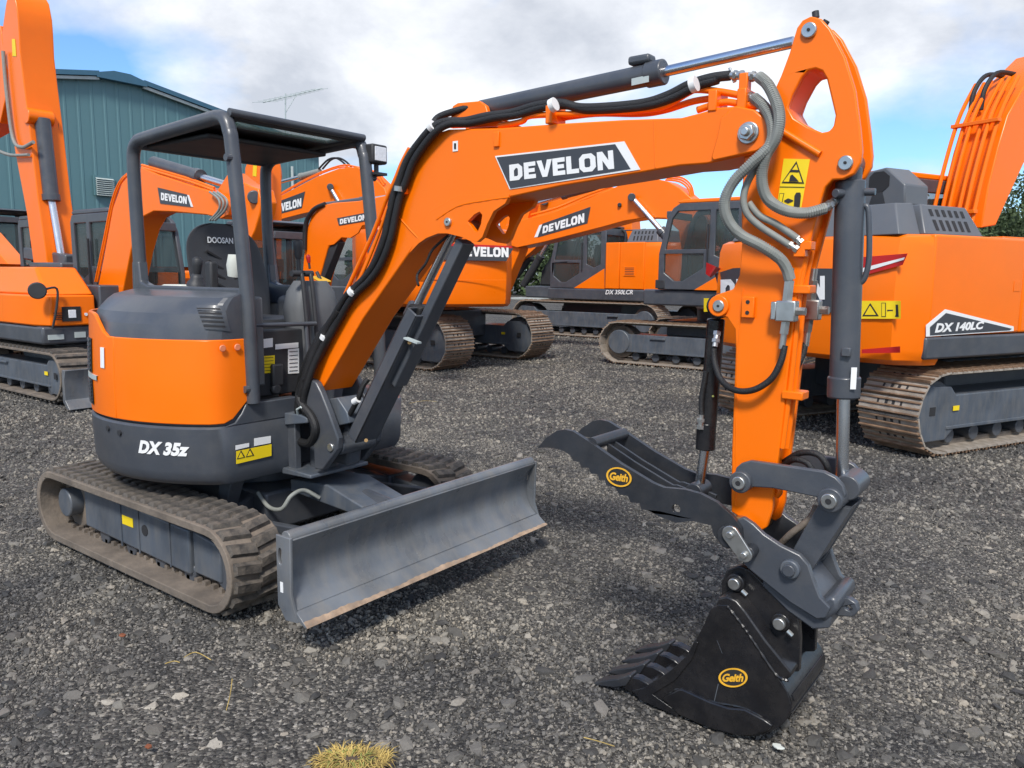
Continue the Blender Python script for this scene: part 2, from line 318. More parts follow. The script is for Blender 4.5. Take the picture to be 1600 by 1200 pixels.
def gravel():
    m = bpy.data.materials.new('stone'); m.use_nodes = True; t = m.node_tree; b = t.nodes['Principled BSDF']
    NN = t.nodes.new; LL = t.links.new
    oi = NN('ShaderNodeObjectInfo'); r1 = NN('ShaderNodeValToRGB'); e = r1.color_ramp.elements
    e[0].position = 0; e[0].color = (0.036, 0.036, 0.037, 1); e[1].position = 1; e[1].color = (0.30, 0.288, 0.265, 1)
    for p, c in ((0.32, (0.064, 0.062, 0.059)), (0.68, (0.140, 0.135, 0.126)), (0.90, (0.225, 0.212, 0.190)), (0.975, (0.225, 0.205, 0.178))):
        q = e.new(p); q.color = (*c, 1)
    LL(oi.outputs['Random'], r1.inputs[0])
    no = NN('ShaderNodeTexNoise'); no.inputs['Scale'].default_value = 3; no.inputs['Detail'].default_value = 5
    tcn = NN('ShaderNodeTexCoord'); LL(tcn.outputs['Object'], no.inputs['Vector'])
    mr = NN('ShaderNodeMapRange'); mr.inputs[3].default_value = 0.65; mr.inputs[4].default_value = 1.35; LL(no.outputs['Fac'], mr.inputs[0])
    mu = NN('ShaderNodeMix'); mu.data_type = 'RGBA'; mu.blend_type = 'MULTIPLY'; mu.inputs[0].default_value = 1
    LL(r1.outputs[0], mu.inputs[6]); LL(mr.outputs[0], mu.inputs[7])
    pn = NN('ShaderNodeTexNoise'); pn.inputs['Scale'].default_value = 0.9; pn.inputs['Detail'].default_value = 8; pn.inputs['Roughness'].default_value = 0.65; LL(oi.outputs['Location'], pn.inputs['Vector'])
    pr_ = NN('ShaderNodeValToRGB'); e = pr_.color_ramp.elements; e[0].position = 0.36; e[0].color = (0.62, 0.62, 0.64, 1); e[1].position = 0.66; e[1].color = (1.55, 1.47, 1.32, 1); LL(pn.outputs['Fac'], pr_.inputs[0])
    mu2 = NN('ShaderNodeMix'); mu2.data_type = 'RGBA'; mu2.blend_type = 'MULTIPLY'; mu2.inputs[0].default_value = 1
    LL(mu.outputs[2], mu2.inputs[6]); LL(pr_.outputs[0], mu2.inputs[7]); LL(mu2.outputs[2], b.inputs['Base Color']); b.inputs['Roughness'].default_value = 0.75
    MATS['stone'] = m
    # carrier patches: dense near the digger, sparser outwards
    def scatter(name, x0, x1, y0, y1, dens, smin, smax, seed, nx=30, flat=False):
        nx = 60
        rows = [[(x, y, GZ(x, y)) for x in np.linspace(x0, x1, nx)] for y in np.linspace(y0, y1, nx)]
        o = MB().grid(rows).build(name, 'stone', smooth=0); o['kind'] = 'stuff'
        ng = bpy.data.node_groups.new(name+'_nodes', 'GeometryNodeTree')
        ng.interface.new_socket('Geometry', in_out='INPUT', socket_type='NodeSocketGeometry'); ng.interface.new_socket('Geometry', in_out='OUTPUT', socket_type='NodeSocketGeometry')
        A = ng.nodes.new; K = ng.links.new
        gi = A('NodeGroupInput'); go = A('NodeGroupOutput')
        dp = A('GeometryNodeDistributePointsOnFaces'); dp.inputs['Seed'].default_value = seed
        nz = A('ShaderNodeTexNoise'); nz.inputs['Scale'].default_value = 1.7; nz.inputs['Detail'].default_value = 5; nz.inputs['Roughness'].default_value = 0.6
        po = A('GeometryNodeInputPosition'); K(po.outputs[0], nz.inputs['Vector'])
        dr = A('ShaderNodeMapRange'); dr.inputs[1].default_value = 0.36; dr.inputs[2].default_value = 0.64; dr.inputs[3].default_value = dens*0.35; dr.inputs[4].default_value = dens*1.65; K(nz.outputs['Fac'], dr.inputs[0]); K(dr.outputs[0], dp.inputs['Density'])
        K(gi.outputs[0], dp.inputs['Mesh'])
        joins = A('GeometryNodeGeometryToInstance')
        for k in range(5):
            ic = A('GeometryNodeMeshIcoSphere'); ic.inputs['Radius'].default_value = 1.0; ic.inputs['Subdivisions'].default_value = 2 if (smax > 0.014 and k < 2) else 1
            rv = A('FunctionNodeRandomValue'); rv.data_type = 'FLOAT_VECTOR'; rv.inputs[0].default_value = (-0.3, -0.3, -0.3); rv.inputs[1].default_value = (0.3, 0.3, 0.3); rv.inputs['Seed'].default_value = k*17+seed
            sp = A('GeometryNodeSetPosition'); K(ic.outputs['Mesh'], sp.inputs['Geometry']); K(rv.outputs[0], sp.inputs['Offset'])
            sm = A('GeometryNodeSetMaterial'); sm.inputs['Material'].default_value = MATS['stone']; K(sp.outputs[0], sm.inputs[0])
            ss = A('GeometryNodeSetShadeSmooth'); ss.inputs['Shade Smooth'].default_value = False; K(sm.outputs[0], ss.inputs[0])
            K(ss.outputs[0], joins.inputs[0])
        ip = A('GeometryNodeInstanceOnPoints'); K(dp.outputs['Points'], ip.inputs['Points']); K(joins.outputs[0], ip.inputs['Instance'])
        ip.inputs['Pick Instance'].default_value = True
        ri = A('FunctionNodeRandomValue'); ri.data_type = 'INT'; ri.inputs[4].default_value = 0; ri.inputs[5].default_value = 4; ri.inputs['Seed'].default_value = seed+5
        K(ri.outputs[2], ip.inputs['Instance Index'])
        rr = A('FunctionNodeRandomValue'); rr.data_type = 'FLOAT_VECTOR'; rr.inputs[0].default_value = (-0.35, -0.35, 0) if flat else (0, 0, 0); rr.inputs[1].default_value = (0.35, 0.35, 6.28) if flat else (6.28, 6.28, 6.28)
        K(rr.outputs[0], ip.inputs['Rotation'])
        r0 = A('FunctionNodeRandomValue'); r0.data_type = 'FLOAT'; r0.inputs[2].default_value = 0.0; r0.inputs[3].default_value = 1.0; r0.inputs['Seed'].default_value = seed+9
        pw = A('ShaderNodeMath'); pw.operation = 'POWER'; K(r0.outputs[1], pw.inputs[0]); pw.inputs[1].default_value = 3.0
        ms = A('ShaderNodeMapRange'); K(pw.outputs[0], ms.inputs[0]); ms.inputs[3].default_value = smin; ms.inputs[4].default_value = smax
        rs = A('FunctionNodeRandomValue'); rs.data_type = 'FLOAT_VECTOR'; rs.inputs[0].default_value = (0.7, 0.6, 0.35); rs.inputs[1].default_value = (1.25, 1.1, 0.75); rs.inputs['Seed'].default_value = seed+3
        vm = A('ShaderNodeVectorMath'); vm.operation = 'SCALE'; K(rs.outputs[0], vm.inputs[0]); K(ms.outputs[0], vm.inputs['Scale']); K(vm.outputs[0], ip.inputs['Scale'])
        K(ip.outputs[0], go.inputs[0])
        md = o.modifiers.new('scatter', 'NODES'); md.node_group = ng
        return o
    scatter('gravel', -2.0, 6.0, -2.6, 3.2, 7500, 0.0035, 0.013, 1)
    scatter('loose_stones', -2.0, 6.0, -2.6, 3.2, 170, 0.010, 0.036, 2, flat=True)
    scatter('gravel', -9.0, 6.5, 3.2, 9.5, 900, 0.008, 0.026, 3)
    scatter('gravel', -9.0, -2.0, -2.6, 3.2, 1100, 0.008, 0.024, 4)
    scatter('gravel', -14.0, 3.0, 9.5, 17.0, 260, 0.012, 0.036, 5)
gravel()
# ================================================================== the small excavator in front
def stadium(xa, xb, ra, rb, zc_a, zc_b, n=14):
    """outline of a belt round a rear wheel (xa) and a front wheel (xb); ccw seen from -Y"""
    p = [(xb+rb*math.sin(t), zc_b-rb*math.cos(t)) for t in np.linspace(0, math.pi, n)]
    p += [(xa-ra*math.sin(t), zc_a+ra*math.cos(t)) for t in np.linspace(0, math.pi, n)]
    return p
def resample(poly, n):
    P = [Vector(p) for p in poly]; P.append(P[0]); d = [0]
    for i in range(1, len(P)): d.append(d[-1]+(P[i]-P[i-1]).length)
    res = []; T = d[-1]
    for k in range(n):
        s = T*k/n; i = 1
        while d[i] < s: i += 1
        t = (s-d[i-1])/max(1e-9, d[i]-d[i-1]); p = P[i-1].lerp(P[i], t); tg = (P[i]-P[i-1]).normalized(); res.append((p, tg))
    return res, T
mini = thing('mini_excavator', 'orange compact excavator with open canopy, toothed thumb and black bucket resting on gravel', 'excavator')
def rubber_track(parent, y0, y1):
    xa, xb, r, zc = -0.80, 0.80, 0.207, 0.230
    outer = stadium(xa, xb, r, r, zc, zc); inner = stadium(xa, xb, r-0.040, r-0.040, zc, zc)
    tr = MB().prism(outer, 'y', y0, y1, [inner]).build('track', 'beltdust', parent, bevel=0.012)
    # lugs: two staggered rows of chevron blocks
    w = (y1-y0)
    def lug(sgn):
        mb = MB(); h = 0.020; hw = w*0.47/2
        b = [(-0.032, -hw), (0.032, -hw), (0.032+sgn*0.022, hw), (-0.032+sgn*0.022, hw)]
        tp = [(-0.021, -hw+0.008), (0.021, -hw+0.008), (0.021+sgn*0.022, hw-0.008), (-0.021+sgn*0.022, hw-0.008)]
        mb.hexa([(x, y, -0.004) for x, y in b]+[(x, y, h) for x, y in tp]); return mb.mesh('track_lug', 'rubber', 0)
    lm = [lug(1), lug(-1)]
    pts, T = resample(outer, 52)
    for k, (p, tg) in enumerate(pts):
        for s in (0, 1):
            q, tq = pts[k]
            off = 0.0 if s == 0 else 0.045
            X = Vector((tq.x, 0, tq.y)); Yv = Vector((0, 1, 0)); Z = X.cross(Yv); Z = Vector((tq.y, 0, -tq.x))
            Mx = Matrix((X, Z.cross(X), Z)).transposed().to_4x4()
            yy = (y0+y1)/2+(-0.215 if s == 0 else 0.215)*w
            Mx.translation = Vector((q.x, yy, q.y))+X*off
            o = put('track_lug', lm[s], tr, 0.0); o.matrix_basis = Mx
    # inner guide teeth
    gt = MB()
    for p, tg in resample(inner, 60)[0]:
        Z = Vector((-tg.y, 0, tg.x)); X = Vector((tg.x, 0, tg.y)); c = Vector((p.x, 0, p.y))
        for yy in (y0+0.115, y1-0.145):
            c2 = c+Vector((0, yy, 0)); gt.hexa([c2+X*a*0.014+Vector((0, 0.03*b, 0))+Z*(-0.003 if k == 0 else 0.022)*1.0 for k in (0, 1) for a, b in ((-1, 0), (1, 0), (1, 1), (-1, 1))])
    gt.build('guide_teeth', 'beltdust', tr, smooth=0)['kind'] = 'stuff'
    return tr
for s in (-1, 1):
    y0, y1 = (-0.87, -0.57) if s < 0 else (0.57, 0.87)
    rubber_track(mini, y0, y1)
    yo = -0.775 if s < 0 else 0.775; yi = -0.60 if s < 0 else 0.60
    a, b = min(yo, yi), max(yo, yi)
    fr = MB().prism([(-0.60, 0.13), (0.50, 0.10), (0.50, 0.335), (-0.60, 0.365)], 'y', a, b).build('track_frame', 'framegrey', mini, bevel=0.012)
    MB().prism([(0.503, 0.11), (0.74, 0.11), (0.74, 0.30), (0.503, 0.325)], 'y', a+0.02, b-0.02 if s > 0 else b).build('idler_yoke', 'framegrey', mini, bevel=0.01)
    ys = -0.7765 if s < 0 else 0.7765
    MB().prism(circ(0.08, 0.245, 0.030, 18), 'y', ys-0.002, ys+0.002).build('frame_hole', 'inside', fr)
    if s < 0:
        MB().box(-0.155, -0.04, ys-0.002, ys, 0.235, 0.285).build('warning_sticker', 'yellow', fr)
        for xx in (-0.17, 0.02, 0.33): MB().box(xx-0.004, xx+0.004, ys-0.004, ys+0.001, 0.105, 0.35).build('weld_seam', 'framegrey', fr)
    for xx in (-0.42, -0.12, 0.18, 0.46):
        MB().cyl((xx, a+0.02, 0.105), (xx, b-0.02, 0.105), 0.055).build('track_roller', 'grey', fr, bevel=0.006)
    MB().cyl((0.80, a+0.03, 0.235), (0.80, b-0.03, 0.235), 0.17, n=28).build('idler_wheel', 'grey', mini, bevel=0.01)
    sp = MB().cyl((-0.80, a+0.05, 0.235), (-0.80, b-0.02, 0.235), 0.165, n=28).build('drive_sprocket', 'beltdust', mini, bevel=0.01)
    e = -0.80 if s < 0 else 0.80
    MB().cyl((-0.80, e, 0.235), (-0.80, (a if s < 0 else b)+(0.06 if s < 0 else -0.06), 0.235), 0.085, n=28).build('hub_cap', 'framegrey', sp, bevel=0.008)
# centre frame, slew ring
cf = MB().box(-0.5, 0.5, -0.32, 0.32, 0.20, 0.42)
for sx in (-1, 1):
    for sy in (-1, 1): cf.bar((sx*0.28, sy*0.25, 0.35), (sx*0.42, sy*0.66, 0.25), 0.16, 0.14)
cf.build('centre_frame', 'grey', mini, bevel=0.015)
MB().cyl((0, 0, 0.42), (0, 0, 0.56), 0.36, n=36).build('slew_ring', 'grey', mini, bevel=0.01)
MB().prism([(0.30, 0.30), (0.36, 0.30), (0.47, 0.52), (0.36, 0.52)], 'y', -0.50, -0.42).build('frame_gusset', 'grey', mini, bevel=0.006)
# dozer blade
BX, BZ = 1.452, 0.159
prof_f = [(BX-0.005, BZ+0.355), (BX-0.045, BZ+0.30), (BX-0.068, BZ+0.235), (BX-0.066, BZ+0.165), (BX-0.040, BZ+0.10), (BX+0.008, BZ+0.052)]
prof = spline(prof_f, 4)
front = [(p.x, p.y) for p in [Vector((q[0], q[1])) for q in prof]]
back = [(BX-0.01, BZ+0.03), (BX-0.085, BZ+0.11), (BX-0.098, BZ+0.22), (BX-0.085, BZ+0.32), (BX-0.085, BZ+0.357)]
bl = MB().prism(front+back, 'y', -0.862, 0.862).build('dozer_blade', 'bladegrey', mini, bevel=0.005)
MB().prism([(BX+0.010, BZ+0.054), (BX+0.079, BZ), (BX+0.066, BZ-0.006), (BX-0.008, BZ+0.030)], 'y', -0.868, 0.868).build('blade_edge', 'bladegrey', bl, bevel=0.003)
# worn bare strip of the edge
wn = MB(); rnd = random.Random(5); K = 140; rows = [[], []]
for k in range(K+1):
    y = -0.868+1.736*k/K; t = 0.30-0.14*k/K+0.05*math.sin(k*0.11+0.4)+0.025*math.sin(k*0.37+1.0)+0.02*math.sin(k*1.7)
    p0 = Vector((BX+0.0815, y, BZ-0.001)); p1 = Vector((BX+0.012, y, BZ+0.0565)); rows[0].append(p0); rows[1].append(p0.lerp(p1, min(0.95, t))+Vector((0.001, 0, 0.001)))
wn.grid(rows).build('worn_edge', 'wornedge', bl, smooth=0)
MB().cyl((BX-0.045, -0.866, BZ+0.357), (BX-0.045, 0.866, BZ+0.357), 0.030).build('top_rail', 'bladegrey', bl, bevel=0.003)
for s in (-1, 1):
    ep = [(BX-0.10, BZ+0.365), (BX-0.005, BZ+0.365), (BX-0.012, BZ+0.12), (BX+0.03, BZ+0.01), (BX-0.05, BZ-0.0), (BX-0.10, BZ+0.06)]
    hole = [(BX-0.075+0.012*math.cos(t)*1.3, BZ+0.275+0.036*math.sin(t)) for t in np.linspace(0, 2*math.pi, 14, endpoint=False)]
    y = s*0.869
    MB().prism(ep, 'y', y-0.007, y+0.007, [hole]).build('end_plate', 'bladegrey', bl, bevel=0.003)
MB().box(BX-0.076, BX-0.058, -0.8785, -0.8765, BZ+0.12, BZ+0.165).build('rating_sticker', 'white', bl, smooth=0)
for s in (-1, 1):
    MB().prism([(0.36, 0.33), (0.60, 0.335), (BX-0.09, 0.40), (BX-0.09, 0.22), (0.60, 0.22), (0.36, 0.20)], 'y', s*0.46-0.022, s*0.46+0.022).build('blade_arm', 'grey', mini, bevel=0.006)
MB().prism([(0.50, 0.47), (0.82, 0.49), (1.12, 0.415), (1.12, 0.36), (0.50, 0.40)], 'y', -0.16, 0.13).build('blade_cylinder_cover', 'framegrey', mini, bevel=0.008)
MB().cyl((0.95, -0.02, 0.42), (BX-0.10, -0.02, 0.375), 0.045).cyl((BX-0.16, -0.11, 0.375), (BX-0.16, 0.07, 0.375), 0.055).build('blade_cylinder', 'grey', mini, bevel=0.004)
MB().box(BX-0.24, BX-0.085, -0.14, -0.11, 0.26, 0.43).box(BX-0.24, BX-0.085, 0.07, 0.10, 0.26, 0.43).build('blade_lug', 'grey', mini, bevel=0.012)
MB().tube(spline([pt(403, 770, -0.33), pt(420, 792, -0.34), pt(440, 795, -0.34), pt(455, 775, -0.3), pt(475, 766, -0.22), pt(500, 778, -0.16)], 6), 0.011).build('blade_hose', 'sleeve', mini)
# ---- upper body: plan outline runs from the front right corner round the tail
XF = 0.60
plan = [(XF, -0.43), (XF, -0.50), (XF, -0.57), (XF-0.004, -0.615), (XF-0.018, -0.648)]
angs = np.linspace(-50, -262, 60)
plan += [(0.88*math.cos(R(a)), 0.88*math.sin(R(a))) for a in angs]
def clampin(p): return (min(max(p[0], -0.43), 0.585), min(max(p[1], -0.43), 0.78))
def scaled(p, k): return (p[0]*k if p[0] < XF-0.03 else p[0]-(1-k)*0.5, p[1]*k)
# skirt
full = plan+[(0.15, 0.86), (0.45, 0.74), (XF, 0.60), (XF, 0.2), (XF, -0.2)]
sk = MB(); rows = []
for z, k in ((0.535, 0.90), (0.545, 0.955), (0.575, 0.985), (0.62, 1.0), (0.835, 1.008), (0.845, 0.996)):
    rows.append([(*scaled(p, k), z) for p in full])
sk.grid(rows, closed_u=True)
n0 = len(full)
sk.f.append(tuple(range(n0))); sk.f.append(tuple(range(5*n0, 6*n0)))
skirt = sk.build('counterweight_skirt', 'grey', mini, smooth=40)
# raised front corner of the skirt
MB().prism([(-0.612, 0.842), (-0.555, 0.856), (-0.515, 0.90), (-0.49, 0.945), (-0.17, 0.945), (-0.17, 0.842)], 'x', XF-0.06, XF+0.004).build('front_sill', 'grey', mini, bevel=0.006)
# grey core and hood in one loft
hd = MB(); rows = [[(*scaled(p, 0.975), 0.846) for p in plan]]
for t, z in ((0.0, 1.22), (0.01, 1.275), (0.06, 1.345), (0.14, 1.40), (0.30, 1.452), (0.42, 1.478), (0.75, 1.502), (1.0, 1.51)):
    rows.append([(*[a*(1-t)+b*t for a, b in zip(scaled(p, 0.985), clampin(p))], z) for p in plan])
rows.append([(*clampin(p), 0.846) for p in plan])
hd.grid(rows); nc = len(plan); nr = len(rows)
hd.f.append(tuple(i*nc for i in range(nr))); hd.f.append(tuple(i*nc+nc-1 for i in range(nr-1, -1, -1)))
hood = hd.build('engine_hood', 'grey', mini, smooth=13)
def shell(name, mt, i0, i1, zlo, zhi, parent=mini, k=1.0, off=0.006, th=0.02, nz=6):
    outp = []; inn = []
    def norm(i):
        a = Vector(plan[max(i-1, 0)]); b = Vector(plan[min(i+1, nc-1)]); d = (b-a).normalized(); return Vector((-d.y, d.x))*-1
    for j in range(nz+1):
        ro = []; ri = []
        for i in range(i0, i1+1):
            z = zlo(i)+(zhi(i)-zlo(i))*j/nz; p = Vector(scaled(plan[i], 0.996)); n = norm(i)
            if n.dot(p) < 0: n = -n
            taper = -0.012*max(0, (z-1.05)/0.3)
            ro.append((*(p+n*(off+taper)), z)); ri.append((*(p+n*(off+taper-th)), z))
        outp.append(ro); inn.append(ri)
    mb = MB(); mb.grid(outp); mb.grid(inn); w = i1-i0+1; o2 = w*(nz+1)
    for j in range(nz):
        for c in (0, w-1): mb.f.append((j*w+c, (j+1)*w+c, o2+(j+1)*w+c, o2+j*w+c))
    for i in range(w-1):
        for r_ in (0, nz): mb.f.append((r_*w+i, r_*w+i+1, o2+r_*w+i+1, o2+r_*w+i))
    return mb.build(name, mt, parent, bevel=0.005, smooth=35)
def th(i): return math.degrees(math.atan2(plan[i][1], plan[i][0]))
iseam = min(range(5, nc), key=lambda i: abs(th(i)+87))
def lo1(i):
    x, y = plan[i]
    if x > XF-0.001: return 0.862+max(0, (y+0.585))*0.95
    return 0.858
shell('side_panel', 'orange', 0, iseam, lo1, lambda i: 1.275)
def hi2(i):
    a = -(th(i) if th(i) < 0 else th(i)-360); t = min(1, max(0, (a-89)/14)); return 1.275+0.115*t*t*(3-2*t)
shell('tail_panel', 'orange', iseam+0, min(iseam+34, nc-1), lambda i: 0.858, hi2, k=1.0, off=0.0075)
# tail grilles, name strip, lamps
def wallpt(a, z, off=0.012):
    r_ = 0.88*0.996+off-0.012*max(0, (z-1.05)/0.3); return Vector((r_*math.cos(R(a)), r_*math.sin(R(a)), z))
def wallpatch(name, a0, a1, z0, z1, mt, parent, off=0.012, n=8, z0b=None, z1b=None):
    z0b = z0 if z0b is None else z0b; z1b = z1 if z1b is None else z1b
    r0 = [wallpt(a0+(a1-a0)*i/n, z0+(z0b-z0)*i/n, off) for i in range(n+1)]; r1 = [wallpt(a0+(a1-a0)*i/n, z1+(z1b-z1)*i/n, off) for i in range(n+1)]
    q0 = [wallpt(a0+(a1-a0)*i/n, z0+(z0b-z0)*i/n, off-0.008) for i in range(n+1)]; q1 = [wallpt(a0+(a1-a0)*i/n, z1+(z1b-z1)*i/n, off-0.008) for i in range(n+1)]
    return MB().grid([q0, r0, r1, q1]).build(name, mt, parent, smooth=40)
for z0, z1 in ((1.07, 1.25), (0.90, 1.03)):
    g = wallpatch('tail_grille', -104, -124, z0, z1, 'plastic', mini, 0.013)
    for k in range(7):
        z = z0+(z1-z0)*(k+0.5)/7; wallpatch('grille_slat', -105.5, -122.5, z-0.006, z+0.005, 'grey', g, 0.017)
wallpatch('tail_name_strip', -98, -116, 1.038, 1.062, 'palemetal', mini, 0.014)
wallpatch('service_sticker', -91.5, -94.5, 1.11, 1.215, 'white', mini, 0.0118)
for y in (-0.612, -0.530):
    MB().cyl((XF+0.004, y, 1.235), (XF+0.012, y, 1.235), 0.017, n=18).build('side_reflector', 'amber', mini, bevel=0.003)
# hood louvres on the front right slope: raised panel with slots
from mathutils.bvhtree import BVHTree
hbv = BVHTree.FromPolygons([v.co.copy() for v in hood.data.vertices], [tuple(p.vertices) for p in hood.data.polygons])
def onhood(px, py, lift=0.0):
    h = hbv.ray_cast(CAM, ray(px, py).normalized()); n = h[1]
    if n.dot(ray(px, py)) > 0: n = -n
    return h[0]+n*lift
def hoodstrip(name, q, mt, lift, n=8):
    (ax, ay), (bx, by), (cx, cy), (dx, dy) = q; rows = []
    for j in range(4):
        t = j/3; row = []
        for i in range(n+1):
            u = i/n; row.append(onhood((ax*(1-u)+bx*u)*(1-t)+(dx*(1-u)+cx*u)*t, (ay*(1-u)+by*u)*(1-t)+(dy*(1-u)+cy*u)*t, lift))
        rows.append(row)
    return MB().grid(rows).build(name, mt, hood, smooth=60)
hoodstrip('vent_panel', [(322, 515), (360, 518), (350, 478), (306, 477)], 'grey', 0.004)
for k in range(5):
    y = 482+k*6.6; x = 309+k*2.6; hoodstrip('hood_louvre', [(x, y+3.2), (x+36-k, y+3.6), (x+35-k, y+0.4), (x-1, y)], 'inside', 0.007)
    hoodstrip('louvre_lip', [(x+1, y+4.6), (x+37-k, y+5.0), (x+36-k, y+3.6), (x, y+3.2)], 'grey', 0.012)
for q in ([(171, 486), (186, 517), (187.5, 516), (172.5, 485)],): pass
# model number and hazard stickers on the skirt
def bend_word(name, data, mt, parent, a0, a1, z0, z1, off):
    v, f, h = data; vv = []
    for x, y, z in v:
        a = a0+(a1-a0)*x; r_ = 0.88*1.004+off+(0.0015 if z > 0 else 0); vv.append((r_*math.cos(R(a)), r_*math.sin(R(a)), z0+(z1-z0)*y/h))
    return MB().add(vv, f).build(name, mt, parent, smooth=0)
bend_word('model_number', font_word('DX 35z', 0.3, 0.055, 1.04), 'white', skirt, -75.5, -56.5, 0.700, 0.768, 0.003)
def front_sticker(name, px, mt, X=XF+0.0075, parent=skirt):
    P = []
    for a, b in px:
        v = ray(a, b); t = (X-CAM.x)/v.x; P.append(CAM+v*t)
    return sheet(name, P, mt, parent, lift=0.0)
ys = front_sticker('hazard_sticker', [(369, 725), (424, 712), (424, 694), (369, 705)], 'yellow')
for x in (376, 390):
    front_sticker('hazard_triangle', [(x-6, 719-(x-369)*0.22), (x+7, 716-(x-369)*0.22), (x+0.5, 705-(x-369)*0.22)], 'ink', XF+0.0095, skirt)
    front_sticker('hazard_triangle', [(x-3.5, 717.3-(x-369)*0.22), (x+4.5, 715.6-(x-369)*0.22), (x+0.5, 708.5-(x-369)*0.22)], 'yellow', XF+0.0110, skirt)
front_sticker('serial_sticker', [(368, 703), (389, 698), (389, 692), (368, 696)], 'white')
front_sticker('serial_sticker', [(397, 697), (423, 692), (423, 681), (397, 685)], 'white')
for a, b in ((-91, 0.80), (-84, 0.79)):
    p0 = wallpt(a, b, -0.002); p1 = wallpt(a, b, 0.018); MB().cyl(p0, p1, 0.014, n=12).build('skirt_bolt', 'plastic', skirt)
# ---- operator station
MB().box(-0.43, 0.56, -0.425, 0.62, 0.846, 0.875).build('floor_mat', 'plastic', mini)
MB().box(-0.42, 0.06, -0.42, 0.46, 0.876, 1.19).build('seat_base', 'plastic', mini, bevel=0.03)
st = MB().box(0.40, 0.50, -0.405, -0.045, 0.95, 1.30).build('service_box', 'plastic', mini, bevel=0.008)
MB().box(0.05, 0.40, -0.42, -0.16, 0.96, 1.16).build('valve_cover', 'plastic', mini, bevel=0.01)
def panel_sticker(px, mt, name='panel_sticker', X=0.5025): return front_sticker(name, px, mt, X, st)
panel_sticker([(402, 545), (426, 542), (426, 528), (402, 531)], 'white'); panel_sticker([(403, 584), (429, 582), (429, 555), (403, 557)], 'yellow')
panel_sticker([(430, 546), (466, 543), (466, 535), (430, 538)], 'white'); panel_sticker([(450, 584), (467, 583), (467, 544), (450, 546)], 'white')
for k in range(5):
    y = 559+k*5; panel_sticker([(405, y+1.2), (427, y-0.3), (427, y-1.0), (405, y+0.5)], 'ink', 'print_line', 0.5045)
for k in range(6):
    y = 549+k*6; panel_sticker([(452, y+1), (465, y), (465, y-0.8), (452, y+0.2)], 'ink', 'print_line', 0.5045)
MB().cyl((0.50, -0.245, 0.985), (0.53, -0.245, 0.985), 0.03).box(0.501, 0.53, -0.27, -0.20, 1.0, 1.12).build('latch', 'plastic', st, bevel=0.01)
# seat
bk = [(-0.30, 1.32), (-0.24, 1.30), (-0.27, 1.45), (-0.33, 1.70), (-0.40, 1.88), (-0.46, 1.90), (-0.47, 1.86), (-0.40, 1.66), (-0.345, 1.46)]
se = thing
sb = MB()
def backring(t):       # rounded backrest: width changes with height
    z = 1.30+0.60*t; xc = -0.28-0.16*t**1.3; w = (0.235+0.03*math.sin(math.pi*min(1, t*1.1)))*math.sqrt(max(0.06, 1-0.94*max(0, (t-0.66)/0.34)**3.2))
    return [(xc+0.045*math.cos(a)*(1 if math.cos(a) > 0 else 0.8)+0.05*abs(math.sin(a))**3, 0.03+w*math.copysign(abs(math.sin(a))**0.7, math.sin(a)), z) for a in np.linspace(0, 2*math.pi, 26, endpoint=False)]
rows = [backring(t) for t in 1-(1-np.linspace(0, 1, 24))**1.5]; sb.grid(rows, closed_u=True); sb.f.append(tuple(range(26))); sb.f.append(tuple(range(23*26, 24*26)))
sback = sb.build('seat_back', 'seatvinyl', mini, smooth=50)
sc_ = MB(); rows = []
for z, k in ((1.19, 0.92), (1.22, 1.0), (1.30, 1.02), (1.335, 0.95), (1.345, 0.7)):
    rows.append([(-0.05+0.27*k*math.copysign(abs(math.cos(a))**0.45, math.cos(a)), 0.03+0.24*k*math.copysign(abs(math.sin(a))**0.45, math.sin(a)), z) for a in np.linspace(0, 2*math.pi, 28, endpoint=False)])
sc_.grid(rows, closed_u=True); sc_.f.append(tuple(range(28))); sc_.f.append(tuple(range(4*28, 5*28))); sc_.build('seat_cushion', 'seatvinyl', mini, smooth=50)
for k in range(4):
    for s in (-1, 1):
        z = 1.52+0.06*k; t = (z-1.30)/0.60; xc = -0.28-0.16*t**1.3
        MB().bar((xc+0.046, 0.03+s*0.03, z-0.02), (xc+0.050, 0.03+s*0.13, z+0.03), 0.010, 0.012).build('seat_rib', 'inside', sback)
qx = -0.352
word_on('seat_lettering', font_word('DOOSAN', 0.2, 0.02), 'white', sback, [(qx+0.006, -0.08, 1.775), (qx+0.006, 0.10, 1.775), (qx-0.006, 0.10, 1.812), (qx-0.006, -0.08, 1.812)], 0.008)
# consoles, levers
def lever(base, top, r=0.012, grip=0.026, gl=0.11, mt='plastic', boot=True):
    b, t = Vector(base), Vector(top); d = (t-b).normalized()
    lv = MB().cyl(b, t-d*gl*0.7, r).build('control_lever', 'plastic', mini)
    MB().tube([t-d*gl, t-d*gl*0.8, t-d*gl*0.4, t-d*0.012, t], [grip*0.6, grip*0.85, grip, grip*1.12, grip*0.6], 14).build('lever_grip', mt, lv, smooth=60)
    if boot: MB().tube([b, b+d*0.02, b+d*0.035, b+d*0.05, b+d*0.07], [0.055, 0.05, 0.036, 0.036, 0.02], 16).build('lever_boot', 'seatvinyl', lv, smooth=60)
MB().box(-0.30, 0.22, -0.42, -0.24, 1.19, 1.46).build('console', 'plastic', mini, bevel=0.03)
MB().box(-0.34, -0.12, -0.40, -0.27, 1.46, 1.53).build('cup_tray', 'cloth', mini, bevel=0.02)
lever(pt(307, 447, -0.34), pt(309, 402, -0.34))
MB().box(0.10, 0.16, -0.38, -0.33, 1.46, 1.66).build('monitor_stalk', 'plastic', mini, bevel=0.012)
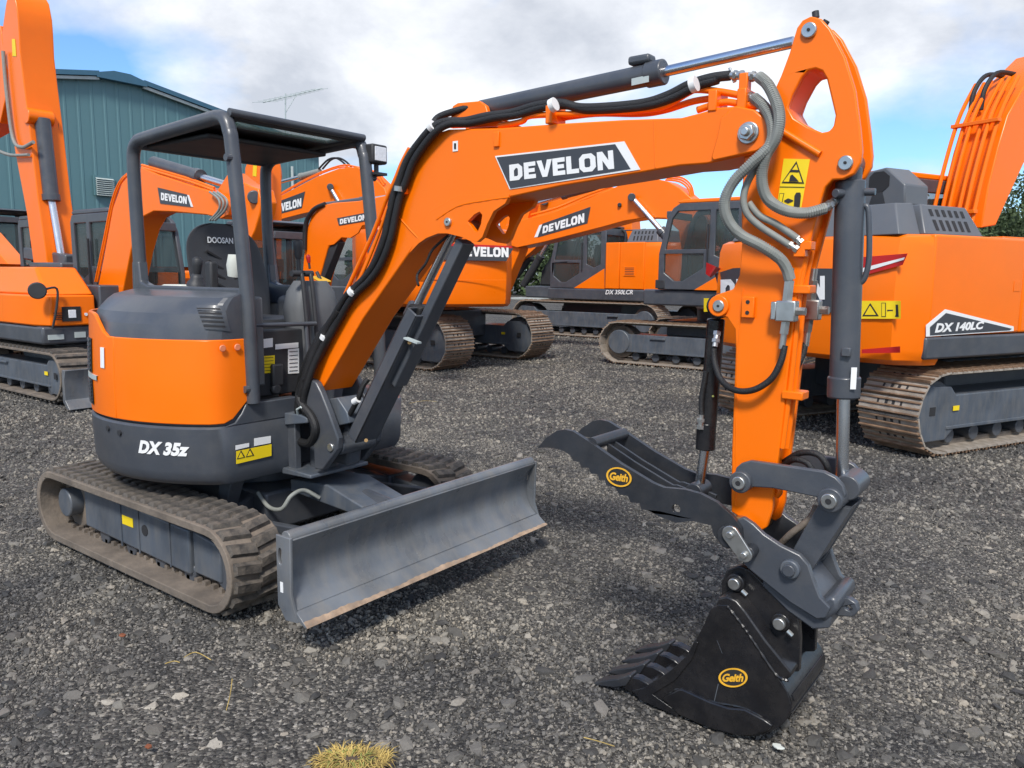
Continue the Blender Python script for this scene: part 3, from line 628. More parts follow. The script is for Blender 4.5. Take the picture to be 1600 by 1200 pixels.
MB().tube([pt(366, 432, -0.3), pt(367, 415, -0.3), pt(367, 398, -0.3)], [0.035, 0.045, 0.035], 12).build('rolled_manual', 'cloth', mini, smooth=60)
MB().box(-0.30, 0.22, 0.36, 0.54, 1.19, 1.46).build('console', 'console', mini, bevel=0.04)
# front tower: grey cover with travel levers
tw = MB(); tb = pt(470, 470, 0.12)
rows = []
for z, k in ((0.876, 0.8), (1.28, 0.95), (1.40, 1.05), (1.50, 0.9), (1.56, 0.62)):
    rows.append([(0.43+0.095*k*math.copysign(abs(math.cos(a))**0.6, math.cos(a)), 0.07+0.15*k*math.copysign(abs(math.sin(a))**0.6, math.sin(a)), z) for a in np.linspace(0, 2*math.pi, 20, endpoint=False)])
tw.grid(rows, closed_u=True); tw.f.append(tuple(range(80, 100))); tw.build('lever_tower', 'console', mini, smooth=50)
for yy in (-0.06, 0.0):
    MB().tube(spline([(0.56, yy, 0.90), (0.565, yy, 1.2), (0.53, yy, 1.55), (0.51, yy, 1.60)], 4), 0.012).cyl((0.51, yy-0.06, 1.60), (0.51, yy+0.02, 1.60), 0.017).build('travel_lever', 'plastic', mini)
lever(pt(468, 440, 0.2), pt(465, 375, 0.2), grip=0.026, boot=False)
MB().prism([(0.33, 1.575), (0.42, 1.55), (0.42, 1.56), (0.33, 1.588)], 'y', 0.15, 0.23).build('lever_guard', 'levergold', mini, bevel=0.004)
lever(pt(484, 420, 0.22), pt(481, 398, 0.22), r=0.007, grip=0.013, gl=0.05, mt='red', boot=False)
MB().tube(spline([pt(495, 425, 0.18), pt(503, 445, 0.18), pt(505, 480, 0.15), pt(507, 500, 0.1)], 5), 0.010).build('hand_rail', 'plastic', mini)
MB().tube([(0.56, -0.41, 1.335), (0.58, -0.02, 1.33)], 0.012).tube([(0.57, -0.08, 1.33), (0.60, -0.08, 0.96)], 0.012).build('safety_bar', 'grey', mini)
MB().box(0.20, 0.38, 0.0, 0.12, 0.88, 0.905).build('foot_pedal', 'amber', mini, bevel=0.006)
MB().box(0.46, 0.57, -0.405, -0.345, 1.02, 1.48).build('console_edge', 'console', mini, bevel=0.012)
# ---- canopy
for y in (-0.45, 0.43):
    path = [Vector((0.606, y, 0.945)), Vector((0.600, y, 1.20)), Vector((0.583, y, 1.53)), Vector((0.508, y, 2.20)), Vector((0.490, y, 2.29)), Vector((0.465, y, 2.345)), Vector((0.415, y, 2.368)), Vector((0.30, y, 2.368)),
            Vector((-0.30, y, 2.335)), Vector((-0.39, y, 2.322)), Vector((-0.440, y, 2.285)), Vector((-0.455, y, 2.21)), Vector((-0.455, y, 2.0)), Vector((-0.44, y, 1.50))]
    cp = MB().tube(spline(path, 4), 0.036, 14).build('canopy_frame', 'grey', mini, smooth=60)
    for zz_ in (2.16, 1.02): MB().cyl((0.525 if zz_ > 2 else 0.612, y-0.052 if y < 0 else y+0.052, zz_), (0.525 if zz_ > 2 else 0.612, y, zz_), 0.018, n=10).build('frame_bolt', 'grey', cp)
for y in (-0.45, 0.43):
    MB().prism([(-0.50, 1.40), (0.56, 1.40), (0.565, 1.525), (-0.33, 1.525), (-0.40, 1.545), (-0.41, 1.66), (-0.485, 1.66)], 'y', y-0.028, y+0.028).build('canopy_base', 'grey', mini, bevel=0.01)
roof = [(0.50, -0.46), (0.50, 0.44), (-0.42, 0.44), (-0.42, -0.46)]
def slab(poly, z0f, z1f, holes):
    pass
RB = MB().prism([(0.485, -0.42), (0.485, 0.40), (-0.43, 0.40), (-0.43, -0.42)], 'z', 2.355, 2.385, [[(0.43, -0.36), (0.43, 0.34), (0.27, 0.34), (0.27, -0.36)]])
RB.v = [(x, y, z+0.036*(x-0.4)) for x, y, z in RB.v]
rf = RB.build('canopy_roof', 'plastic', mini, bevel=0.008)
MB().add([(x, y, z+0.036*(x-0.4)) for x, y, z in MB().box(0.265, 0.435, -0.365, 0.345, 2.366, 2.374).v], MB().box(0, 1, 0, 1, 0, 1).f).build('roof_window', 'skylight', rf)
MB().cyl((0.492, -0.45, 2.385), (0.492, 0.43, 2.385), 0.020, n=14).cyl((-0.425, -0.45, 2.325), (-0.425, 0.43, 2.325), 0.040, n=14).build('canopy_crossbar', 'grey', mini, smooth=60)
MB().box(-0.40, 0.22, -0.40, 0.38, 2.295, 2.322).build('roof_lining', 'plastic', rf, bevel=0.01)
wl = MB().box(0.50, 0.57, 0.425, 0.545, 2.24, 2.35).build('work_light', 'plastic', mini, bevel=0.012)
MB().box(0.571, 0.576, 0.44, 0.53, 2.255, 2.335).build('light_lens', 'lens', wl, bevel=0.004)
MB().cyl((0.535, 0.485, 2.19), (0.535, 0.485, 2.245), 0.014).box(0.49, 0.58, 0.44, 0.53, 2.175, 2.19).build('light_bracket', 'plastic', wl)
# ---- swing post and boom
YC = -0.08; NB = -0.185; FB = 0.025          # boom near and far faces
sw = [(482, 591), (493, 597), (501, 613), (512, 641), (528, 685), (527, 703), (504, 735), (491, 733), (489, 690), (491, 665), (480, 640), (470, 628), (474, 605)]
for a, b in ((-0.235, -0.195), (0.035, 0.075)):
    MB().prism(onYs(sw, -0.235), 'y', a, b).build('swing_bracket_plate', 'grey', mini, bevel=0.008)
sx, sz = onY(517, 699, -0.235)
MB().cyl((sx, -0.243, sz), (sx, 0.08, sz), 0.022).build('swing_pin', 'zinc', mini, bevel=0.003)
MB().cyl((sx, -0.195, sz), (sx, 0.035, sz), 0.048).build('cylinder_foot', 'grey', mini, bevel=0.006)
MB().cyl((0.70, YC, 0.56), (0.70, YC, 0.90), 0.075, n=24).build('swing_post', 'grey', mini, bevel=0.01)
MB().prism([(0.60, 0.868), (0.72, 0.872), (0.79, 0.862), (0.79, 0.835), (0.60, 0.80)], 'y', -0.26, 0.13).build('swing_lug', 'framegrey', mini, bevel=0.006)
MB().prism([(0.58, 0.57), (0.82, 0.565), (0.82, 0.545), (0.58, 0.535)], 'y', -0.27, 0.13).build('swing_lug', 'framegrey', mini, bevel=0.006)
MB().prism([(0.595, 0.56), (0.66, 0.56), (0.66, 0.84), (0.595, 0.84)], 'y', -0.24, -0.20).build('swing_lug', 'grey', mini, bevel=0.006)
MB().prism([(0.76, 0.60), (0.93, 0.60), (0.96, 0.80), (0.80, 0.92), (0.74, 0.90)], 'y', -0.12, -0.02).build('swing_casting', 'grey', mini, bevel=0.02)
cx0 = pt(512, 640, -0.05)
MB().prism(onYs([(505, 625), (534, 620), (549, 643), (553, 660), (520, 668)], -0.13), 'y', -0.16, 0.0).build('hose_guard', 'framegrey', mini, bevel=0.006)
MB().tube([pt(466, 650, -0.25), pt(464, 640, -0.27), pt(470, 636, -0.27), pt(476, 640, -0.26)], 0.006).cyl(pt(466, 648, -0.25), pt(471, 657, -0.25), 0.007).build('locking_pin', 'palemetal', mini)
MB().tube(spline([pt(478, 590, -0.24), pt(468, 612, -0.24), pt(470, 630, -0.25), pt(486, 650, -0.25), pt(493, 672, -0.25), pt(484, 692, -0.23), pt(468, 690, -0.2)], 6), 0.022).build('swing_hose', 'hose', mini)
body_top = [(486, 590), (512, 520), (560, 430), (596, 345), (622, 290), (642, 245), (668, 213), (700, 202), (781, 200), (875, 193), (976, 187), (1064, 184), (1095, 176), (1120, 168), (1150, 166), (1180, 172), (1200, 188), (1207, 208), (1201, 226), (1184, 238)]
body_bot = [(1150, 246), (1104, 256), (1062, 259), (1000, 270), (875, 291), (797, 308), (760, 313), (715, 322), (680, 343), (654, 374), (567, 498), (502, 612)]
BP = onYs(body_top+body_bot, NB)
boom = MB().prism(BP, 'y', NB, FB).build('boom', 'orange', mini, bevel=0.006)
lobe = [(672, 330), (715, 305), (797, 303), (790, 318), (772, 330), (762, 350), (754, 371), (746, 378), (733, 376), (720, 370), (700, 365), (685, 365), (667, 372), (654, 381), (640, 396)]
tri = [(731, 346), (742, 335), (750, 331), (754, 336), (752, 350), (747, 362), (743, 362)]
for a, b in ((NB-0.003, NB+0.022), (FB-0.022, FB+0.003)):
    MB().prism(onYs(lobe, NB), 'y', a, b, [onYs(tri, NB)]).build('boom_lug', 'orange', boom, bevel=0.004)
# raised seam lines and end reinforcement
fork = [(1116, 252), (1113, 246), (1122, 215), (1128, 185), (1150, 166), (1180, 172), (1200, 188), (1207, 208), (1201, 226), (1184, 237)]
MB().prism(onYs(fork, NB), 'y', NB-0.012, NB).build('fork_plate', 'orange', boom, bevel=0.005)
MB().prism(onYs(fork, NB), 'y', FB, FB+0.012).build('fork_plate', 'orange', boom, bevel=0.005)
MB().tube([pt(618, 333, NB), pt(640, 358, NB), pt(655, 374, NB)], 0.004, 6).build('weld_seam', 'orange', boom)
MB().tube([pt(1022, 190, NB), pt(1024, 262, NB)], 0.003, 6).build('weld_seam', 'orange', boom)
MB().box(*(lambda p: (p[0]-0.014, p[0]+0.014, NB-0.010, NB, p[1]-0.03, p[1]+0.03))(onY(777, 218, NB))).build('hose_tab', 'orange', boom, bevel=0.003)
def pin(px, py, Y0, Y1, r, parent, head=0.012, mt='zinc', name='pin', seg=20):
    x, z = onY(px, py, Y0); o = MB().cyl((x, Y0-head, z), (x, Y1, z), r, n=seg).build(name, mt, parent, bevel=0.003)
    MB().cyl((x, Y0-head-0.003, z), (x, Y0-head, z), r*0.22, n=8).build('grease_nipple', 'inside', o); return o
pin(701, 347, NB-0.003, FB+0.02, 0.019, boom)
x, z = onY(1170, 208, NB-0.012)
MB().cyl((x, NB-0.022, z), (x, FB+0.03, z), 0.036, n=24).build('pivot_washer', 'zinc', boom, bevel=0.003)
MB().cyl((x, NB-0.042, z), (x, NB-0.022, z), 0.028, n=6).cyl((x, NB-0.056, z), (x, NB-0.042, z), 0.014, n=12).build('pivot_nut', 'zinc', boom, bevel=0.003)
# decal
dq = [(797, 296), (985, 262), (963, 224), (774, 246)]
def nb(p, off=0.0): v = pt(p[0], p[1], NB); return v
sheet('boom_decal', [nb(p) for p in ((797, 296), (1001, 265), (976, 221), (774, 244))], 'white', boom, 0.0015)
sheet('boom_decal', [nb(p) for p in ((798.5, 294.5), (986, 264), (962, 225.5), (777, 246))], 'decaldark', boom, 0.0032)
word_on('boom_lettering', BRAND, 'white', boom, [nb((798, 283)), nb((960, 264)), nb((958, 235)), nb((797, 258))], 0.0052)
sheet('boom_sticker', [nb(p) for p in ((708, 237), (716, 236), (716, 220), (708, 221))], 'white', boom, 0.0015)
sheet('sticker_print', [nb(p) for p in ((710.5, 233), (713.5, 233), (713.5, 224), (710.5, 224))], 'ink', boom, 0.0035)
# arm cylinder foot bracket on the boom top
MB().prism(onYs([(703, 200), (708, 166), (716, 161), (750, 158), (760, 165), (764, 180), (800, 196)], -0.14), 'y', -0.145, -0.12).build('cylinder_bracket', 'orange', boom, bevel=0.004)
MB().prism(onYs([(703, 200), (708, 166), (716, 161), (750, 158), (760, 165), (764, 180), (800, 196)], -0.14), 'y', -0.04, -0.015).build('cylinder_bracket', 'orange', boom, bevel=0.004)
def ram(name, pts, r, rod, parent=mini, mtb='grey', Y=YC, collar=0.006):
    a, b, c = [pt(p[0], p[1], Y) for p in pts]; d = (b-a).normalized()
    o = MB().cyl(a, b, r, n=28).build(name, mtb, parent, bevel=0.004)
    MB().cyl(b-d*0.06, b+d*0.012, r+collar, n=28).build('cylinder_gland', mtb, o, bevel=0.006)
    MB().cyl(b, c, rod, n=20).build('cylinder_rod', 'chrome', o)
    return o
ac = ram('arm_cylinder', [(752, 172), (1034, 113), (1240, 66)], 0.040, 0.019)
MB().cyl(pt(742, 174, -0.12), pt(742, 174, -0.04), 0.036).build('cylinder_eye', 'grey', ac, bevel=0.004)
q = pt(1003, 93, YC); MB().box(q.x-0.045, q.x+0.045, YC-0.03, YC+0.03, q.z-0.02, q.z+0.012).build('port_block', 'grey', ac, bevel=0.01)
sheet('cylinder_label', [pt(987, 134, YC-0.042), pt(1014, 128, YC-0.042), pt(1014, 117, YC-0.042), pt(987, 123, YC-0.042)], 'palemetal', ac, 0.0)
# boom cylinder with guard
bc = ram('boom_cylinder', [(548, 690), (650, 480), (709, 360)], 0.037, 0.020)
g0, g1 = [pt(572, 688, YC-0.05), pt(668, 492, YC-0.05)], [pt(622, 600, YC-0.04), pt(728, 377, YC-0.04)]
d = (g0[1]-g0[0]).normalized(); up = Vector((0, 1, 0))
ch = MB()
ch.bar(g0[0], g0[1], 0.012, 0.15, up); 
nrm = d.cross(up).normalized()
for o_ in (-0.069, 0.069): ch.bar(g0[0]-nrm*0.0+Vector((0, o_, 0))+nrm*0.03, g0[1]+Vector((0, o_, 0))+nrm*0.03, 0.072, 0.012, up)
ch.bar(g0[0]+nrm*0.062, g0[1]+nrm*0.062, 0.008, 0.15, up)
ch.build('cylinder_guard', 'grey', mini, bevel=0.004)
gd = MB(); gd.bar(g1[0], g1[1], 0.046, 0.085, up); gd.build('guard_slide', 'grey', mini, bevel=0.006)
for px, py in ((640, 535), (572, 688)):
    MB().cyl(pt(px, py, YC-0.14), pt(px, py, YC-0.10), 0.010, n=6).build('guard_bolt', 'brass', mini)
MB().bar(pt(634, 528, YC-0.14), pt(655, 536, YC-0.14), 0.03, 0.008).build('guard_clip', 'palemetal', mini)
MB().prism(onYs([(625, 500), (640, 474), (660, 480), (650, 512), (636, 520)], -0.14), 'y', -0.145, -0.06).build('rod_cover', 'hose', mini, bevel=0.012)
MB().cyl(pt(553, 683, -0.16), pt(582, 620, -0.16), 0.012).cyl(pt(560, 684, -0.15), pt(586, 612, -0.15), 0.010).build('feed_pipe', 'grey', mini)
MB().tube(spline([pt(528, 675, -0.13), pt(545, 650, -0.14), pt(560, 622, -0.15), pt(567, 603, -0.14), pt(575, 592, -0.12)], 5), 0.014).build('feed_hose', 'hose', mini)
MB().cyl(pt(553, 628, -0.155), pt(560, 624, -0.155), 0.017).build('hose_clamp', 'white', mini)
MB().tube(spline([pt(654, 446, -0.19), pt(652, 430, -0.16), pt(665, 412, -0.15), pt(676, 390, -0.14), pt(700, 368, -0.12)], 5), 0.006).build('light_cable', 'hose', mini)
# ---- arm
NA, FA = -0.160, 0.0
arm_out = [(1233, 83), (1245, 43), (1253, 32), (1267, 25), (1283, 29), (1297, 44), (1320, 88), (1336, 140), (1344, 200), (1347, 235), (1345, 253), (1334, 272), (1317, 280), (1300, 281), (1290, 291), (1283, 310), (1276, 338),
           (1262, 390), (1247, 449), (1232, 572), (1219, 690), (1209, 763), (1206, 798), (1198, 824), (1190, 829), (1142, 800), (1143, 706), (1149, 545), (1147, 512), (1137, 497), (1118, 492), (1111, 477), (1117, 461), (1145, 452), (1155, 430), (1159, 380), (1158, 320), (1160, 283), (1163, 240), (1160, 205), (1175, 178), (1203, 167), (1210, 140), (1220, 118)]
arm_hole = [(1231, 168), (1238, 148), (1253, 120), (1262, 110), (1274, 107), (1285, 111), (1291, 121), (1305, 180), (1302, 197), (1295, 205), (1284, 207), (1262, 198), (1240, 184)]
ap = onYs(arm_out, NA); ah = onYs(arm_hole, NA)
arm = MB().prism(ap, 'y', NA, NA+0.024, [ah]).build('arm', 'orange', mini, bevel=0.005)
MB().prism(ap, 'y', FA-0.024, FA, [ah]).build('side_plate', 'orange', arm, bevel=0.005)
core = [(1262, 205), (1285, 225), (1292, 262), (1276, 292), (1266, 345), (1250, 395), (1236, 449), (1222, 572), (1210, 690), (1201, 763), (1196, 800), (1188, 818), (1148, 795), (1149, 706), (1155, 545), (1161, 430), (1166, 283), (1175, 200), (1200, 180), (1225, 190)]
MB().prism(onYs(core, NA), 'y', NA+0.023, FA-0.023).build('arm_box', 'orange', arm)
web = [(1233, 86), (1243, 58), (1250, 60), (1240, 95), (1228, 120), (1218, 140), (1211, 168), (1203, 168), (1210, 140), (1220, 119)]
MB().prism(onYs(web, NA), 'y', NA+0.023, FA-0.023).build('arm_web', 'orange', arm)
hc = Vector((sum(q[0] for q in ah)/len(ah), sum(q[1] for q in ah)/len(ah)))
ahs = [(lambda v: (v.x, v.y))(hc+(Vector(q)-hc)*1.002) for q in ah]; aho = [(lambda v: (v.x, v.y))(hc+(Vector(q)-hc)*1.12) for q in ah]
MB().prism(aho, 'y', NA+0.023, FA-0.023, [ahs]).build('hole_liner', 'orange', arm, smooth=40)
pin(1265, 48, NA, FA+0.015, 0.024, arm); pin(1322, 255, NA, FA+0.015, 0.023, arm)
for px, py, qx_, qy_ in ((1274, 18, 1275, 28), (1292, 32, 1287, 40)):
    MB().cyl(pt(px, py, YC), pt(qx_, qy_, YC), 0.011, n=12).build('grease_point', 'plastic', arm)
pin(1124, 478, NA-0.006, FA+0.01, 0.021, arm); x, z = onY(1124, 478, NA); MB().cyl((x, NA-0.012, z), (x, FA+0.012, z), 0.037, n=24).build('thumb_boss', 'orange', arm, bevel=0.003)
MB().cyl(pt(1222, 205, NA-0.006), pt(1281, 241, NA-0.006), 0.011).build('stiffener', 'orange', arm)
x, z = onY(1171, 480, NA); tb_ = MB().box(x-0.022, x+0.022, NA-0.018, NA, z-0.036, z+0.036).build('hose_tab', 'orange', arm, bevel=0.003)
for dz in (-0.018, 0.018): MB().cyl((x, NA-0.0195, z+dz), (x, NA-0.017, z+dz), 0.007, n=10).build('tab_hole', 'inside', tb_)
# warning sticker on the arm
def na(p, lift=0.0): return pt(p[0], p[1], NA)
s1 = sheet('hazard_sticker', [na(p) for p in ((1214, 325), (1252, 327), (1266, 249), (1225, 248))], 'yellow', arm, 0.0015)
sheet('sticker_line', [na(p) for p in ((1219, 292.6), (1257.5, 293.2), (1257.6, 292.2), (1219.2, 291.6))], 'ink', arm, 0.0032)
sheet('hazard_triangle', [na(p) for p in ((1222, 286), (1257, 287), (1245, 252))], 'ink', arm, 0.0032); sheet('hazard_triangle', [na(p) for p in ((1225, 284), (1254, 285), (1245, 257))], 'yellow', arm, 0.0048)
sheet('pictogram', [na(p) for p in ((1234, 284), (1249, 284), (1246, 280), (1239, 273), (1236, 275))], 'ink', arm, 0.0064)
sheet('pictogram', [na(p) for p in ((1236, 269), (1249, 269.5), (1249, 266), (1236, 265.5))], 'ink', arm, 0.0064)
sheet('pictogram', [na(p) for p in ((1241, 324), (1250, 325), (1252, 306), (1251, 301), (1245, 301), (1242, 306))], 'ink', arm, 0.0032)
sheet('pictogram', [na(p) for p in ((1226, 315), (1232, 318), (1240, 314.5), (1240, 313), (1232, 310), (1226, 313.5))], 'ink', arm, 0.0032)
sheet('pictogram', [na(p) for p in ((1216, 322), (1222, 322), (1226, 302), (1219, 302))], 'ink', arm, 0.0032); sheet('pictogram', [na(p) for p in ((1217, 321), (1221.4, 321), (1225, 303), (1219.6, 303))], 'yellow', arm, 0.0048)
# pipes down the arm front
for off, yy in ((0, -0.145), (7, -0.11)):
    MB().tube(spline([pt(1262+off, 388, yy), pt(1250+off, 455, yy), pt(1238+off, 575, yy), pt(1222+off, 700, yy)], 5), 0.010).build('arm_pipe', 'orange', arm)
for px, py in ((1249, 452), (1238, 617)):
    q = pt(px, py, -0.15); MB().box(q.x-0.03, q.x+0.04, -0.172, -0.10, q.z-0.014, q.z+0.014).build('pipe_clamp', 'orange', arm, bevel=0.004)
for px, py in ((1262, 384), (1252, 395)):
    q = pt(px, py, -0.165); MB().box(q.x-0.018, q.x+0.018, -0.19, -0.14, q.z-0.014, q.z+0.014).build('pipe_block', 'orange', arm, bevel=0.003)
def valve(px, py, Y):
    q = pt(px, py, Y); v = MB().box(q.x-0.030, q.x+0.034, Y-0.022, Y+0.022, q.z-0.034, q.z+0.034).build('shutoff_valve', 'zinc', mini, bevel=0.004)
    MB().cyl(q+Vector((0.03, 0, 0)), q+Vector((0.062, 0, 0)), 0.014, n=6).cyl(q+Vector((0, 0, 0.03)), q+Vector((0.004, 0, 0.10)), 0.017, n=6).cyl(q+Vector((0, 0, 0.08)), q+Vector((0.004, 0, 0.14)), 0.013).cyl(q+Vector((0, 0, -0.03)), q+Vector((-0.004, 0, -0.075)), 0.015, n=6).cyl(q+Vector((-0.004, 0, -0.07)), q+Vector((-0.008, 0, -0.125)), 0.011).build('valve_fitting', 'zinc', v)
    MB().box(q.x-0.048, q.x-0.028, Y-0.018, Y+0.018, q.z-0.03, q.z+0.03).build('valve_block', 'zinc', v, bevel=0.004)
valve(1229, 486, -0.19); valve(1266, 484, -0.02)
# hoses: black bundle along the boom
def hose(px, Y, r, mt='hose', name='hydraulic_hose', parent=mini, n=5):
    Ys = Y if isinstance(Y, (list, tuple)) else [Y]*len(px)
    return MB().tube(spline([pt(p[0], p[1], yy) for p, yy in zip(px, Ys)], n), r, 10).build(name, mt, parent, smooth=60)
hb = [(488, 560), (515, 508), (541, 463), (568, 436), (586, 410), (601, 372), (609, 335), (616, 305), (626, 279), (636, 252), (651, 228), (674, 201), (696, 190), (725, 189), (762, 181), (800, 176), (838, 165), (875, 161), (905, 168), (950, 167), (1006, 161), (1044, 149), (1078, 132), (1110, 122), (1141, 118)]
hy = [-0.215]*12+[-0.20, -0.185, -0.175, -0.165]+[-0.16]*9
hose(hb, hy, 0.017); hose([(a+9, b+3) for a, b in hb[:-1]]+[(1120, 124)], [y+0.0 for y in hy], 0.017)
hose([(a-2, b+1) for a, b in hb[:12]]+[(684, 184), (710, 174), (735, 168)], [-0.195]*12+[-0.17, -0.15, -0.13], 0.015)
for px, py, qx_, qy_ in ((612, 293, 637, 297), (546, 450, 556, 462), (671, 192, 678, 203), (1082, 125, 1086, 139), (862, 158, 867, 170), (500, 520, 516, 534)):
    a, b = pt(px, py, -0.225), pt(qx_, qy_, -0.215); q = (a+b)/2; dd = (b-a).normalized().cross(Vector((0, 1, 0)))
    MB().cyl(q-dd*0.011, q+dd*0.011, 0.026, n=16).build('hose_clamp', 'white' if px != 612 else 'zinc', mini)
x, z = onY(634, 300, NB); MB().box(x-0.02, x+0.02, NB-0.03, NB, z-0.012, z+0.012).build('hose_tab', 'orange', boom, bevel=0.003)
hose([(530, 485), (512, 512), (494, 545), (482, 575), (473, 605), (466, 635), (470, 660)], [-0.215, -0.215, -0.225, -0.235, -0.24, -0.24, -0.22], 0.022)
hose([(536, 490), (520, 515), (503, 545), (489, 575), (480, 600), (474, 625), (479, 652)], [-0.205, -0.215, -0.225, -0.235, -0.245, -0.245, -0.23], 0.019)
hose([(520, 500), (503, 520), (486, 550), (474, 580), (466, 610)], [-0.19, -0.2, -0.21, -0.21, -0.2], 0.018)
# orange rigid pipes
def pipe(px, Y, r=0.0105): return hose(px, Y, r, 'orange', 'boom_pipe', mini, 5)
pipe([(507, 535), (530, 482), (555, 425), (583, 365), (602, 315), (617, 282), (628, 255), (640, 232)], -0.19)
pipe([(516, 530), (545, 470), (570, 420), (592, 365), (606, 322)], -0.205, 0.007)
pipe([(780, 197), (815, 190), (830, 181), (900, 178), (1000, 172), (1040, 165), (1075, 145), (1090, 140), (1130, 144), (1165, 151)], -0.15, 0.012)
pipe([(868, 186), (930, 178), (1000, 178), (1040, 172), (1085, 158), (1130, 152)], -0.11, 0.012)
pipe([(1090, 172), (1130, 160), (1160, 163), (1184, 166)], -0.16, 0.012)
for px, py in ((866, 181), (1120, 160), (1165, 158)):
    q = pt(px, py, -0.15); MB().box(q.x-0.016, q.x+0.016, -0.19, -0.09, q.z-0.035, q.z+0.035).build('pipe_clamp', 'orange', boom, bevel=0.004)
q = pt(1165, 125, -0.16); MB().box(q.x-0.016, q.x+0.014, -0.18, -0.14, q.z-0.06, q.z+0.02).build('hose_bracket', 'orange', boom, bevel=0.004)
def fitting(a, b, Y, r=0.014, Yb=None):
    A, B = pt(*a, Y), pt(*b, Y if Yb is None else Yb); d = B-A
    return MB().cyl(A, A+d*0.3, r*0.85, n=10).cyl(A+d*0.28, A+d*0.5, r*1.25, n=6).cyl(A+d*0.5, A+d*0.75, r, n=12).cyl(A+d*0.74, B, r*1.2, n=6).build('hose_fitting', 'zinc', mini)
fitting((1141, 118), (1162, 118), -0.16); fitting((1168, 118), (1190, 122), -0.165); fitting((1164, 151), (1183, 154), -0.16); fitting((1140, 106), (1148, 128), -0.15, 0.006)
fitting((508, 533), (521, 505), -0.205, 0.012); fitting((517, 528), (529, 500), -0.212, 0.011); fitting((500, 545), (510, 524), -0.20, 0.012)
H1 = [(1186, 120), (1200, 133), (1213, 160), (1218, 187), (1212, 217), (1196, 245), (1190, 280), (1199, 310), (1225, 328), (1258, 333), (1291, 325)]
hose(H1, [-0.17, -0.19, -0.215, -0.24, -0.25, -0.25, -0.24, -0.23, -0.22, -0.20, -0.17], 0.0165, 'sleeve', 'sleeved_hose', n=8)
H2 = [(1178, 153), (1196, 170), (1207, 197), (1203, 227), (1177, 253), (1147, 283), (1132, 315), (1137, 343), (1157, 367), (1187, 383), (1217, 403), (1229, 420), (1234, 437)]
hose(H2, [-0.165, -0.19, -0.22, -0.25, -0.27, -0.28, -0.285, -0.28, -0.265, -0.25, -0.22, -0.20, -0.19], 0.0165, 'sleeve', 'sleeved_hose', n=8)
H3 = [(1190, 158), (1205, 180), (1206, 207), (1197, 240), (1172, 277), (1162, 307), (1167, 333), (1187, 353), (1213, 370), (1235, 384)]
hose(H3, [-0.16, -0.18, -0.20, -0.22, -0.235, -0.24, -0.235, -0.22, -0.20, -0.185], 0.0115, 'sleeve', 'sleeved_hose', n=8)
hose([(1170, 317), (1187, 337), (1213, 350), (1245, 372)], [-0.215, -0.21, -0.20, -0.185], 0.0115, 'sleeve', 'sleeved_hose', n=8)
fitting((1228, 379), (1247, 391), -0.185, 0.011); fitting((1240, 369), (1253, 380), -0.18, 0.011); fitting((1288, 326), (1306, 313), -0.17, 0.013, -0.11)
# spiral wrap rings on the two thick sleeves
def wraps(pxs, Ys, r, n):
    P = spline([pt(p[0], p[1], yy) for p, yy in zip(pxs, Ys)], 30); mb = MB(); step = max(1, len(P)//n)
    for i in range(2, len(P)-2, step):
        d = (P[i+1]-P[i]).normalized(); mb.cyl(P[i]-d*0.0022, P[i]+d*0.0022, r, n=10)
    o = mb.build('spiral_wrap', 'sleeve', mini); o['kind'] = 'stuff'; return o
wraps(H1, [-0.17, -0.19, -0.215, -0.24, -0.25, -0.25, -0.24, -0.23, -0.22, -0.20, -0.17], 0.0185, 95)
wraps(H2, [-0.165, -0.19, -0.22, -0.25, -0.27, -0.28, -0.285, -0.28, -0.265, -0.25, -0.22, -0.20, -0.19], 0.0185, 110)
# bucket cylinder
bcy = ram('bucket_cylinder', [(1329, 283), (1318, 616), (1315, 758)], 0.046, 0.021)
MB().cyl(pt(1330, 262, YC), pt(1329, 285, YC), 0.034).cyl((lambda v: (v.x, FA-0.03, v.z))(pt(1326, 257, YC)), (lambda v: (v.x, NA+0.03, v.z))(pt(1326, 257, YC)), 0.04).build('cylinder_eye', 'grey', bcy, bevel=0.004)
MB().cyl(pt(1305, 302, -0.15), pt(1330, 302, YC), 0.014).cyl(pt(1345, 300, YC), pt(1368, 300, YC), 0.012).build('cylinder_port', 'grey', bcy, bevel=0.002)
hose([(1349, 322), (1357, 330), (1358, 400), (1352, 432), (1345, 442)], YC, 0.009, 'grey', 'cylinder_pipe', mini)
q = pt(1323, 550, YC-0.047); MB().box(q.x-0.014, q.x+0.014, YC-0.06, YC-0.04, q.z-0.014, q.z+0.014).build('cylinder_boss', 'grey', bcy, bevel=0.003)
sheet('cylinder_label', [pt(1328, 608, YC-0.046), pt(1337, 608, YC-0.040), pt(1339, 574, YC-0.040), pt(1330, 574, YC-0.046)], 'white', bcy, 0.003)
MB().cyl(pt(1119, 498, YC), pt(1103, 700, YC), 0.032, n=24).build('thumb_cylinder', 'black', mini, bevel=0.006)
tcx = MB().cyl(pt(1104, 660, YC), pt(1102, 702, YC), 0.036, n=24).build('thumb_cylinder_gland', 'black', mini, bevel=0.004)
MB().cyl(pt(1102, 700, YC), pt(1093, 758, YC), 0.019).build('cylinder_rod', 'chrome', tcx)
MB().cyl(pt(1124, 478, YC-0.05), pt(1124, 478, YC+0.05), 0.045).build('thumb_cylinder_eye', 'black', mini, bevel=0.005)
MB().cyl((lambda v: (v.x, -0.13, v.z))(pt(1092, 765, YC)), (lambda v: (v.x, -0.03, v.z))(pt(1092, 765, YC)), 0.034).build('thumb_cylinder_eye', 'thumbblack', mini, bevel=0.005)
